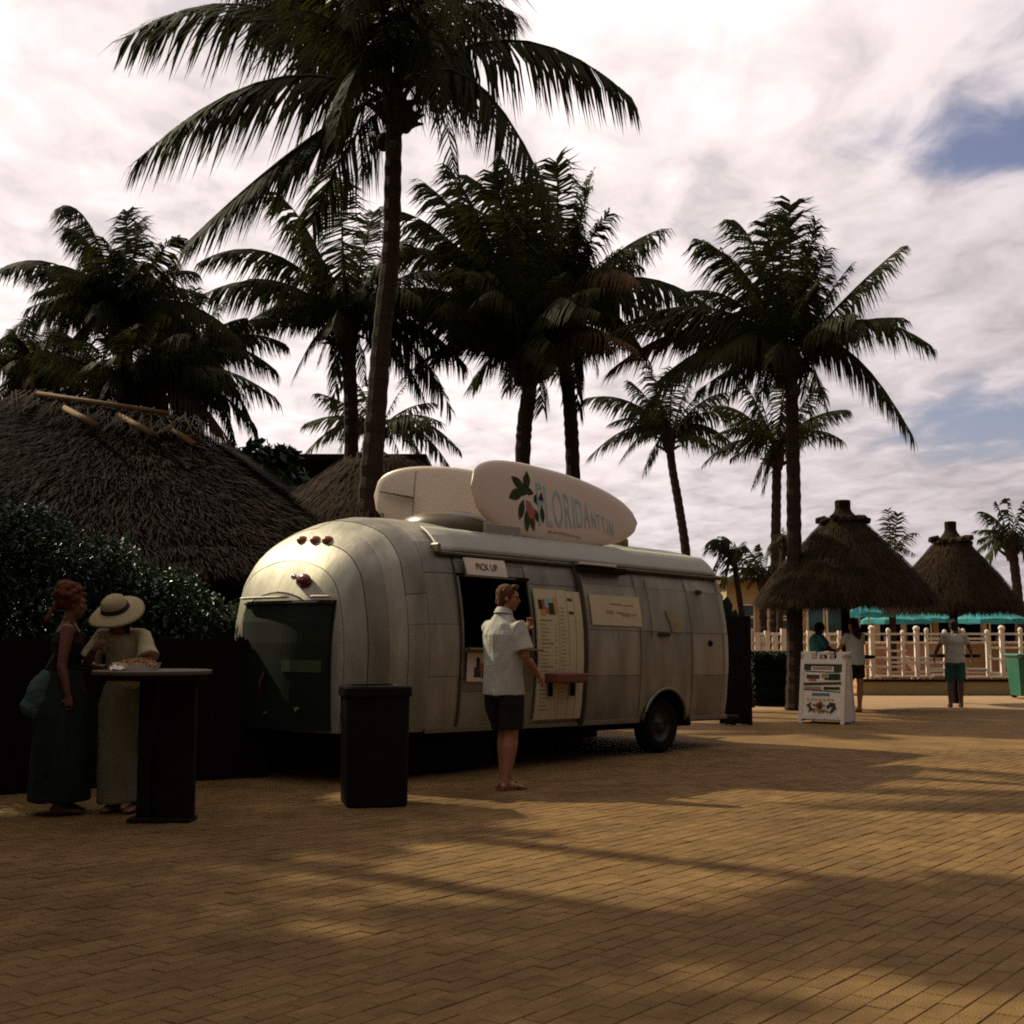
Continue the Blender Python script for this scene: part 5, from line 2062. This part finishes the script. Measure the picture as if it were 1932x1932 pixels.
def hand(mb, w, d, palm_n, curl=.5, s=1., thumb=1):
    """w wrist, d direction of the hand, palm_n palm normal"""
    d = d.normalized()
    pn_ = (palm_n - d * palm_n.dot(d)).normalized()
    sd = d.cross(pn_) * thumb
    mb.tube([w, w + d * .035 * s, w + d * .085 * s], [(.026 * s, .018 * s), (.038 * s, .017 * s), (.038 * s, .014 * s)], n=10, ref=tuple(sd))
    for k, (o_, l_) in enumerate(((.029, .070), (.010, .080), (-.010, .074), (-.029, .058))):
        b = w + d * .080 * s + sd * o_ * s
        c1 = curl * (1 + .12 * k)
        d1 = (d * math.cos(c1 * .6) + pn_ * math.sin(c1 * .6))
        d2 = (d * math.cos(c1 * 1.4) + pn_ * math.sin(c1 * 1.4))
        d3 = (d * math.cos(c1 * 2.2) + pn_ * math.sin(c1 * 2.2))
        p1 = b + d1 * l_ * .45 * s
        p2 = p1 + d2 * l_ * .32 * s
        p3 = p2 + d3 * l_ * .25 * s
        mb.tube([b - d * .01, b, p1, p2, p3], [.0095 * s, .0098 * s, .009 * s, .0082 * s, .0065 * s], n=7)
    b = w + d * .025 * s + sd * .030 * s
    t1 = (d * .7 + sd * .7 + pn_ * .3).normalized()
    t2 = (d * .9 + sd * .25 + pn_ * .5).normalized()
    mb.tube([b - sd * .01, b + t1 * .035 * s, b + t1 * .035 * s + t2 * .035 * s], [.013 * s, .0115 * s, .008 * s], n=7)


def foot(mb, ankle, fwd, s=1., th=.0):
    f = Vector((fwd.x, fwd.y, 0)).normalized()
    a = Vector((ankle.x, ankle.y, 0))
    z = ankle.z
    mb.tube([a - f * .055 * s + V3(0, 0, .03), a - f * .03 * s + V3(0, 0, .038), a + f * .06 * s + V3(0, 0, .036), a + f * .13 * s + V3(0, 0, .026), a + f * .185 * s + V3(0, 0, .018)],
            [(.028 * s, .028 * s), (.036 * s, .035 * s), (.036 * s, .038 * s), (.024 * s, .045 * s), (.012 * s, .030 * s)], n=10, ref=(0, 0, 1))
    mb.tube([ankle + V3(0, 0, .02), a + V3(0, 0, .05)], [.04 * s, .042 * s], n=10)


def head(mb, c, fwd, upv, s=1.):
    """c: centre of the skull; face looks along fwd"""
    f = fwd.normalized()
    u = (upv - f * upv.dot(f)).normalized()
    r_ = f.cross(u)
    rot = Matrix((r_, f, u)).transposed()
    q = lambda x, y, z: c + rot @ Vector((x * s, y * s, z * s))
    mb.ell(q(0, -.008, .022), (.074 * s, .094 * s, .088 * s), rot=rot, n=20, m=14)
    mb.ell(q(0, .022, -.035), (.060 * s, .070 * s, .078 * s), rot=rot, n=18, m=12)
    mb.ell(q(0, .062, -.088), (.028 * s, .022 * s, .022 * s), rot=rot)
    mb.tube([q(0, .083, .012), q(0, .104, -.022), q(0, .098, -.034)], [.009 * s, .013 * s, .010 * s], n=8)
    mb.ell(q(0, .080, .030), (.05 * s, .014 * s, .010 * s), rot=rot)
    mb.ell(q(0, .088, -.058), (.020 * s, .010 * s, .009 * s), rot=rot)
    for x in (-1, 1):
        mb.ell(q(x * .076, -.004, -.010), (.010 * s, .018 * s, .030 * s), rot=rot)
        mb.ell(q(x * .038, .066, -.016), (.022 * s, .016 * s, .018 * s), rot=rot)
    return q, rot


def person(label, loc, rz, P, skin, voxel=.0075, s=1., bulk=1., group=None, curlL=.6, curlR=.6, female=False):
    """P: joint dictionary (x right, y forward, z up)"""
    root = empty('person', loc, rz, label, 'person', group)
    g = {k: Vector(v) * s for k, v in P.items()}
    mb = MB()
    w = .90 if female else 1.0
    pel, wa, chs, nk = g['pelvis'], g['waist'], g['chest'], g['neck']
    mb.tube([pel - (wa - pel).normalized() * .09 * s, pel, wa, chs, chs.lerp(nk, .62), nk],
            [(.13 * s * w, .10 * s), (.165 * s, .115 * s), (.135 * s * w, .10 * s), (.165 * s * w, .118 * s * w), (.13 * s * w, .09 * s), (.058 * s, .056 * s)], n=20, ref=tuple((g['shR'] - g['shL']).normalized()))
    mb.tube([nk - V3(0, 0, .04), nk, g['head'] - V3(0, 0, .05)], [.062 * s * w, .056 * s * w, .052 * s * w], n=12)
    for sd in 'LR':
        sh, el, wr = g['sh' + sd], g['el' + sd], g['wr' + sd]
        mb.tube([nk.lerp(sh, .4) - V3(0, 0, .03), sh, sh.lerp(el, .35), el, el.lerp(wr, .3), wr], [.055 * s * w, .058 * s * w, .050 * s * w, .040 * s * w, .041 * s * w, .026 * s * w], n=12)
        hd = g.get('hd' + sd, wr - el)
        hand(mb, wr, hd, g.get('pn' + sd, Vector((0, 1, -.3))), curl=(curlL if sd == 'L' else curlR), s=s * .97 * (.93 if female else 1), thumb=(1 if sd == 'L' else -1))
        hp, kn, an = g['hip' + sd], g['kn' + sd], g['an' + sd]
        mb.tube([hp + V3(0, 0, .04), hp.lerp(kn, .15), hp.lerp(kn, .6), kn, kn.lerp(an, .3), kn.lerp(an, .65), an], [.078 * s, .082 * s * bulk, .068 * s * bulk, .054 * s * bulk, .060 * s * bulk, .046 * s * bulk, .037 * s], n=14)
        foot(mb, an, g['toe' + sd] if ('toe' + sd) in g else Vector((0, 1, 0)), s)
    q, rot = head(mb, g['head'], g['face'], g.get('hup', Vector((0, 0, 1))), s)
    me = remeshed(mb, voxel, 'body', 4)
    body = mesh_obj('body', me, skin, root)
    for x in (-1, 1):
        MB().ell(q(x * .031, .079, -.002), (.013 * s, .008 * s, .008 * s), rot=rot, n=8, m=6).build('eye', M['dark'], root, smooth=True)
    MB().tube([q(-.020, .094, -.058), q(0, .099, -.060), q(.020, .094, -.058)], .0028 * s, n=5).build('mouth', M['redlens'], root)
    return root, g, q, rot


# the customer at the window
PM = dict(pelvis=(0, 0, .95), waist=(0, -.01, 1.12), chest=(0, .0, 1.34), neck=(0, .01, 1.53), head=(.02, .04, 1.69), face=(.85, .75, -.12),
          shL=(-.185, .0, 1.425), shR=(.185, .0, 1.425), elL=(-.24, .22, 1.24), wrL=(-.06, .36, 1.40), hdL=(.35, .2, .9), pnL=(.3, -1, .2),
          elR=(.25, .02, 1.17), wrR=(.22, .22, 1.00), hdR=(-.05, .8, -.55), pnR=(-.9, .1, -.3),
          hipL=(-.10, 0, .90), hipR=(.10, 0, .90), knL=(-.08, .10, .50), knR=(.09, .01, .50), anL=(-.075, .08, .09), anR=(.085, -.05, .09), toeL=(-.15, 1, 0), toeR=(.25, 1, 0))
fx = Vector((.70, .71, 0))
RZ = -math.atan2(fx.x, fx.y)
man, g, q, rot = person('man in a pale short-sleeved shirt and dark shorts ordering at the caravan window', gnd(950, 11.45), RZ, PM, M['skin'], .007, 1.0, bulk=1.14)
# shirt
mb = MB()
ref = (1, 0, 0)
mb.tube([V3(0, 0, .83), V3(0, 0, .90), V3(0, -.01, 1.05), V3(0, -.005, 1.22), V3(0, -.005, 1.36), V3(0, 0, 1.45), V3(0, .005, 1.505), V3(0, .012, 1.55)],
        [(.206, .168), (.206, .165), (.196, .152), (.202, .154), (.212, .152), (.180, .118), (.120, .088), (.074, .072)], n=26, ref=ref)
for sd in 'LR':
    sh, el = g['sh' + sd], g['el' + sd]
    c0 = V3(0, 0, 1.40).lerp(sh, .45)
    mb.tube([c0, sh + V3(0, 0, .0), sh.lerp(el, .45), sh.lerp(el, .80)], [.076, .078, .083, .092], n=16)
me = remeshed(mb, .008, 'shirt', 4, fold=.013, fs=5.5, fscale=(1.6, 1.6, .7))
mesh_obj('shirt', me, M['shirt'], man)
mb = MB()
mb.tube([V3(0, .008, 1.53), V3(0, .012, 1.56), V3(0, .014, 1.585)], [(.083, .078), (.075, .072), (.071, .068)], n=20, ref=ref)
mb.tube([V3(0, .013, 1.588), V3(0, .004, 1.565), V3(0, -.0, 1.545)], [(.074, .071), (.084, .080), (.092, .088)], n=20, ref=ref, cap=False)
mb.build('collar', M['shirt'], man, smooth=True)
mb = MB()
mb.tube([V3(0, 0, .80), V3(0, 0, .90), V3(0, 0, .97)], [(.188, .145), (.185, .142), (.165, .125)], n=24, ref=ref)
for sx in (-1, 1):
    kn = g['knL'] if sx < 0 else g['knR']
    mb.tube([V3(sx * .085, 0, .90), V3(sx * .095, .01, .75), V3(kn.x, kn.y * .7, .58), V3(kn.x, kn.y * .8, .535)], [(.102, .128), (.108, .126), (.108, .118), (.108, .118)], n=16, ref=ref)
me = remeshed(mb, .010, 'shorts', 3, fold=.008, fs=8)
mesh_obj('shorts', me, M['shorts'], man)
mb = MB()
c = q(0, -.022, .036)
mb.ell(c, (.084, .096, .088), rot=rot, n=20, m=14)
mb.ell(q(0, -.052, -.02), (.072, .060, .072), rot=rot)
mb.ell(q(0, .045, .098), (.055, .045, .028), rot=rot)
for x in (-1, 1):
    mb.ell(q(x * .071, .012, .018), (.012, .022, .034), rot=rot)
me = remeshed(mb, .008, 'hair', 2, fold=.010, fs=26)
mesh_obj('hair', me, M['hairb'], man)
for sd in 'LR':
    a = g['an' + sd]
    f = Vector(PM['toe' + sd]).normalized()
    mb = MB().tube([V3(a.x, a.y, .0) - f * .085 + V3(0, 0, .010), V3(a.x, a.y, 0) + f * .05 + V3(0, 0, .010), V3(a.x, a.y, 0) + f * .13 + V3(0, 0, .010), V3(a.x, a.y, 0) + f * .205 + V3(0, 0, .010)],
                   [(.012, .034), (.012, .040), (.012, .050), (.010, .026)], n=10, ref=(0, 0, 1))
    p = V3(a.x, a.y, 0) + f * .10
    sd_ = Vector((-f.y, f.x, 0))
    mb.tube([p - sd_ * .046 + V3(0, 0, .015), p + V3(0, 0, .068), p + sd_ * .046 + V3(0, 0, .015)], [(.004, .016)] * 3, n=6, ref=(f.x, f.y, 0))
    mb.build('sandal', M['shoe'], man)

# woman with the straw hat, eating at the high table
PH = dict(pelvis=(0, -.06, .92), waist=(0, -.04, 1.06), chest=(0, .02, 1.25), neck=(0, .08, 1.40), head=(0.01, .15, 1.495), face=(.15, .9, -.62), hup=(0, .55, .85),
          shL=(-.17, .06, 1.345), shR=(.17, .06, 1.345), elL=(-.27, .15, 1.16), wrL=(-.17, .36, 1.15), hdL=(.5, .5, -.1), pnL=(.2, -.1, -1),
          elR=(.27, .12, 1.14), wrR=(.10, .30, 1.26), hdR=(-.6, .0, .5), pnR=(-.2, -1, .1),
          hipL=(-.09, -.06, .88), hipR=(.09, -.06, .88), knL=(-.09, -.02, .48), knR=(.09, -.02, .48), anL=(-.09, -.06, .09), anR=(.09, -.05, .09))
hatw, g, q, rot = person('woman in a pale brimmed hat and long pale skirt eating at the high table', gnd(240, 9.98), R(180) + R(-12), PH, M['skin2'], .008, 1.0, female=True)
mb = MB()
mb.tube([V3(0, -.06, .95), V3(0, -.05, 1.03), V3(0, .0, 1.17), V3(0, .025, 1.28), V3(0, .06, 1.36), V3(0, .075, 1.39)], [(.162, .122), (.158, .120), (.162, .122), (.170, .125), (.14, .095), (.085, .07)], n=24, ref=ref)
for sd in 'LR':
    sh, el = g['sh' + sd], g['el' + sd]
    mb.tube([V3(0, .05, 1.33).lerp(sh, .5), sh, sh.lerp(el, .55), sh.lerp(el, .85)], [.075, .070, .074, .086], n=14)
me = remeshed(mb, .009, 'tee', 3, fold=.010, fs=8)
mesh_obj('tee', me, M['tee'], hatw)
mb = MB()
mb.tube([V3(0, -.05, 1.04), V3(.02, -.06, .93), V3(.045, -.05, .80), V3(.05, -.04, .5), V3(.04, -.04, .2), V3(.03, -.04, .07)], [(.145, .108), (.185, .138), (.205, .150), (.185, .145), (.18, .15), (.185, .16)], n=28, ref=ref)
me = remeshed(mb, .011, 'skirt', 3, fold=.016, fs=6, fscale=(2, 2, .35))
mesh_obj('skirt', me, M['skirt'], hatw)
# hat
hm = rot.copy()
mbh = MB()
prof = [(.215, .0), (.20, .012), (.15, .022), (.108, .030), (.100, .04), (.098, .075), (.088, .105), (.060, .125), (.02, .130), (.001, .130)]
n = 32
vs, fs = [], []
for (r_, z_) in prof + []:
    for j in range(n):
        a = 2 * math.pi * j / n
        zz_ = z_ - (.030 * (math.cos(a) ** 2) * (r_ / .215) ** 2)
        vs.append(q(0, 0, 0) + hm @ Vector((r_ * math.cos(a), r_ * math.sin(a) * 1.02 - .01, zz_ + .045)))
for i in range(len(prof) - 1):
    for j in range(n):
        fs.append((i * n + j, i * n + (j + 1) % n, (i + 1) * n + (j + 1) % n, (i + 1) * n + j))
ho = mbh.add(vs, fs).build('hat', M['straw'], hatw, smooth=True)
md = ho.modifiers.new('t', 'SOLIDIFY')
md.thickness = .004
vs, fs = [], []
for (r_, z_) in ((.112, .028), (.106, .034), (.104, .062), (.100, .064)):
    for j in range(n):
        a = 2 * math.pi * j / n
        vs.append(q(0, 0, 0) + hm @ Vector((r_ * math.cos(a), r_ * math.sin(a) * 1.02 - .01, z_ + .045 - .006 * math.cos(a) ** 2)))
for i in range(3):
    for j in range(n):
        fs.append((i * n + j, i * n + (j + 1) % n, (i + 1) * n + (j + 1) % n, (i + 1) * n + j))
MB().add(vs, fs).build('hat_band', M['band'], ho, smooth=True)
mb = MB()
mb.ell(q(0, -.04, -.0), (.085, .075, .09), rot=rot)
for x in (-1, 1):
    mb.tube([q(x * .07, -.02, .0), q(x * .075, .0, -.08), q(x * .06, .02, -.14)], [.03, .028, .015], n=8)
me = remeshed(mb, .009, 'hair', 2, fold=.008, fs=24)
mesh_obj('hair', me, M['haird'], hatw)

# woman on the left with piled-up hair
PWn = dict(pelvis=(0, 0, .93), waist=(0, -.01, 1.08), chest=(0, .0, 1.28), neck=(0, .0, 1.45), head=(0, .03, 1.60), face=(-.1, 1, -.15),
           shL=(-.17, .0, 1.40), shR=(.17, .0, 1.40), elL=(-.21, .06, 1.14), wrL=(-.14, .27, 1.10), hdL=(.2, .9, .1), pnL=(.9, 0, 0),
           elR=(.20, -.03, 1.12), wrR=(.20, .02, .90), hdR=(0, .1, -1), pnR=(-1, 0, 0),
           hipL=(-.09, 0, .89), hipR=(.09, 0, .89), knL=(-.09, .02, .49), knR=(.09, .0, .49), anL=(-.09, -.01, .09), anR=(.09, -.03, .09))
wom, g, q, rot = person('woman with curly reddish hair and long dark skirt standing left of the hat wearer', gnd(128, 9.9), R(-72), PWn, M['skin2'], .008, 1.0, female=True)
mb = MB()
mb.tube([V3(0, 0, 1.385), V3(0, 0, 1.30), V3(0, -.01, 1.14), V3(0, -.01, 1.06), V3(0, 0, .95)], [(.130, .088), (.165, .125), (.142, .110), (.145, .112), (.17, .13)], n=28, ref=ref)
me = remeshed(mb, .010, 'top', 3, fold=.012, fs=6)
mesh_obj('top', me, M['dress'], wom)
mb = MB()
mb.tube([V3(0, -.01, 1.08), V3(0, 0, .92), V3(0, -.03, .75), V3(0, -.02, .4), V3(0, -.02, .10)], [(.150, .116), (.186, .155), (.205, .20), (.22, .22), (.23, .23)], n=28, ref=ref)
me = remeshed(mb, .011, 'skirt', 3, fold=.022, fs=5, fscale=(2, 2, .3))
mesh_obj('skirt', me, M['tealskirt'], wom)
for x in (-1, 1):
    MB().tube([V3(x * .085, .085, 1.36), V3(x * .095, .03, 1.455), V3(x * .085, -.07, 1.37)], .008, n=6).build('strap', M['dress'], wom)
mb = MB()
rg = random.Random(2)
mb.ell(q(0, -.03, .035), (.092, .105, .10), rot=rot, n=18, m=12)
mb.ell(q(0, -.075, .10), (.085, .085, .075), rot=rot, n=16, m=10)
for i in range(60):
    a, b = rg.uniform(0, 6.28), rg.uniform(-.2, 1.4)
    d = Vector((math.cos(a) * math.cos(b), math.sin(a) * math.cos(b), math.sin(b)))
    p = q(d.x * .095, -.04 + d.y * .11, .05 + d.z * .10)
    mb.ell(p, (.026, .026, .024), n=8, m=6)
for i in range(8):
    mb.ell(q(rg.uniform(-.03, .03), -.10 - .01 * i, .02 - .025 * i), (.022, .022, .026), n=8, m=6)
me = remeshed(mb, .008, 'hair', 1, fold=.008, fs=30)
mesh_obj('hair', me, M['hairr'], wom)
bg_ = empty('cloth_bag', at(80, 1270, 9.78), 0, 'pale teal cloth bag hanging beside the woman in the dark dress', 'bag')
mb = MB()
mb.tube([V3(.03, 0, .02), V3(.0, 0, -.05), V3(-.03, 0, -.16), V3(-.07, 0, -.28), V3(-.09, 0, -.33)], [(.03, .02), (.07, .035), (.09, .045), (.10, .045), (.06, .02)], n=16, ref=ref)
me = remeshed(mb, .01, 'bag', 2, fold=.015, fs=14)
mesh_obj('pouch', me, M['bagc'], bg_)
MB().tube([V3(.0, .0, -.02), V3(.06, .0, .10), V3(.12, .02, .20)], .008, n=6).build('strap', M['bagc'], bg_)

# people under the shelters
PF = dict(pelvis=(0, 0, .90), waist=(0, -.01, 1.05), chest=(0, .0, 1.24), neck=(0, .0, 1.41), head=(0, .03, 1.545), face=(0, 1, -.1),
          shL=(-.175, .0, 1.35), shR=(.175, .0, 1.35), elL=(-.24, -.02, 1.10), wrL=(-.26, .05, .88), hdL=(0, .1, -1), pnL=(1, 0, 0),
          elR=(.24, -.02, 1.10), wrR=(.26, .05, .88), hdR=(0, .1, -1), pnR=(-1, 0, 0),
          hipL=(-.09, 0, .86), hipR=(.09, 0, .86), knL=(-.10, .04, .47), knR=(.10, .0, .47), anL=(-.11, -.02, .09), anR=(.10, .03, .09))


def dress_far(root, g, top, bottom, hair, sleeve=.6, leg_z=.52, hairlong=False, q=None, rot=None):
    mb = MB()
    mb.tube([V3(0, 0, .84), V3(0, 0, .95), V3(0, 0, 1.1), V3(0, 0, 1.27), V3(0, 0, 1.36), V3(0, 0, 1.40)], [(.20, .16), (.19, .15), (.172, .135), (.185, .14), (.14, .1), (.075, .07)], n=20, ref=ref)
    for sd in 'LR':
        sh, el = g['sh' + sd], g['el' + sd]
        mb.tube([V3(0, 0, 1.33).lerp(sh, .5), sh, sh.lerp(el, sleeve)], [.075, .07, .075], n=12)
    mesh_obj('shirt', remeshed(mb, .014, 'shirt', 2, fold=.012, fs=8), top, root)
    mb = MB()
    mb.tube([V3(0, 0, .78), V3(0, 0, .9)], [(.17, .13), (.165, .125)], n=18, ref=ref)
    for sd in 'LR':
        hp, kn = g['hip' + sd], g['kn' + sd]
        mb.tube([hp, hp.lerp(kn, .5), V3(kn.x, kn.y, leg_z)], [.10, .10, .095], n=14)
    mesh_obj('shorts', remeshed(mb, .014, 'shorts', 2), bottom, root)
    mb = MB()
    mb.ell(q(0, -.02, .035), (.088, .10, .095), rot=rot)
    mb.ell(q(0, -.05, -.02), (.08, .06, .08), rot=rot)
    if hairlong:
        mb.tube([q(0, -.05, 0), q(0, -.09, -.12), q(0, -.10, -.28)], [(.09, .05), (.10, .05), (.06, .03)], n=12, ref=ref)
    mesh_obj('hair', remeshed(mb, .012, 'hair', 2, fold=.01, fs=20), hair, root)


p4 = dict(PF)
p4.update(elL=(-.30, .05, 1.12), wrL=(-.36, .12, .95), elR=(.30, .08, 1.12), wrR=(.38, .22, .98))
r4, g, q, rot = person('person seen from behind in pale shirt and green shorts near the smaller shelter', gnd(1800, 24.4), R(-4), p4, M['skin3'], .013, 1.0, group='people under the shelters')
dress_far(r4, g, M['shirt'], M['greenshorts'], M['haird'], q=q, rot=rot)
p5 = dict(PF)
p5.update(elL=(-.22, .12, 1.14), wrL=(-.12, .33, 1.10), elR=(.22, .10, 1.12), wrR=(.15, .32, 1.05))
r5, g, q, rot = person('person with long dark hair and white shirt beside the bigger shelter post', gnd(1612, 22.9), R(25), p5, M['skin'], .013, 1.0, group='people under the shelters', female=True)
dress_far(r5, g, M['shirt'], M['shorts'], M['haird'], leg_z=.60, hairlong=True, q=q, rot=rot)
p6 = dict(PF)
p6.update(elL=(-.20, .18, 1.12), wrL=(-.10, .38, 1.15), elR=(.20, .18, 1.12), wrR=(.12, .38, 1.10), head=(0, .07, 1.53), face=(0, 1, -.5))
r6, g, q, rot = person('person in a teal shirt bent over a plate behind the sandwich board', gnd(1541, 24.2), R(-75), p6, M['skin3'], .013, .97, group='people under the shelters')
dress_far(r6, g, M['tealcloth'], M['shorts'], M['haird'], q=q, rot=rot)
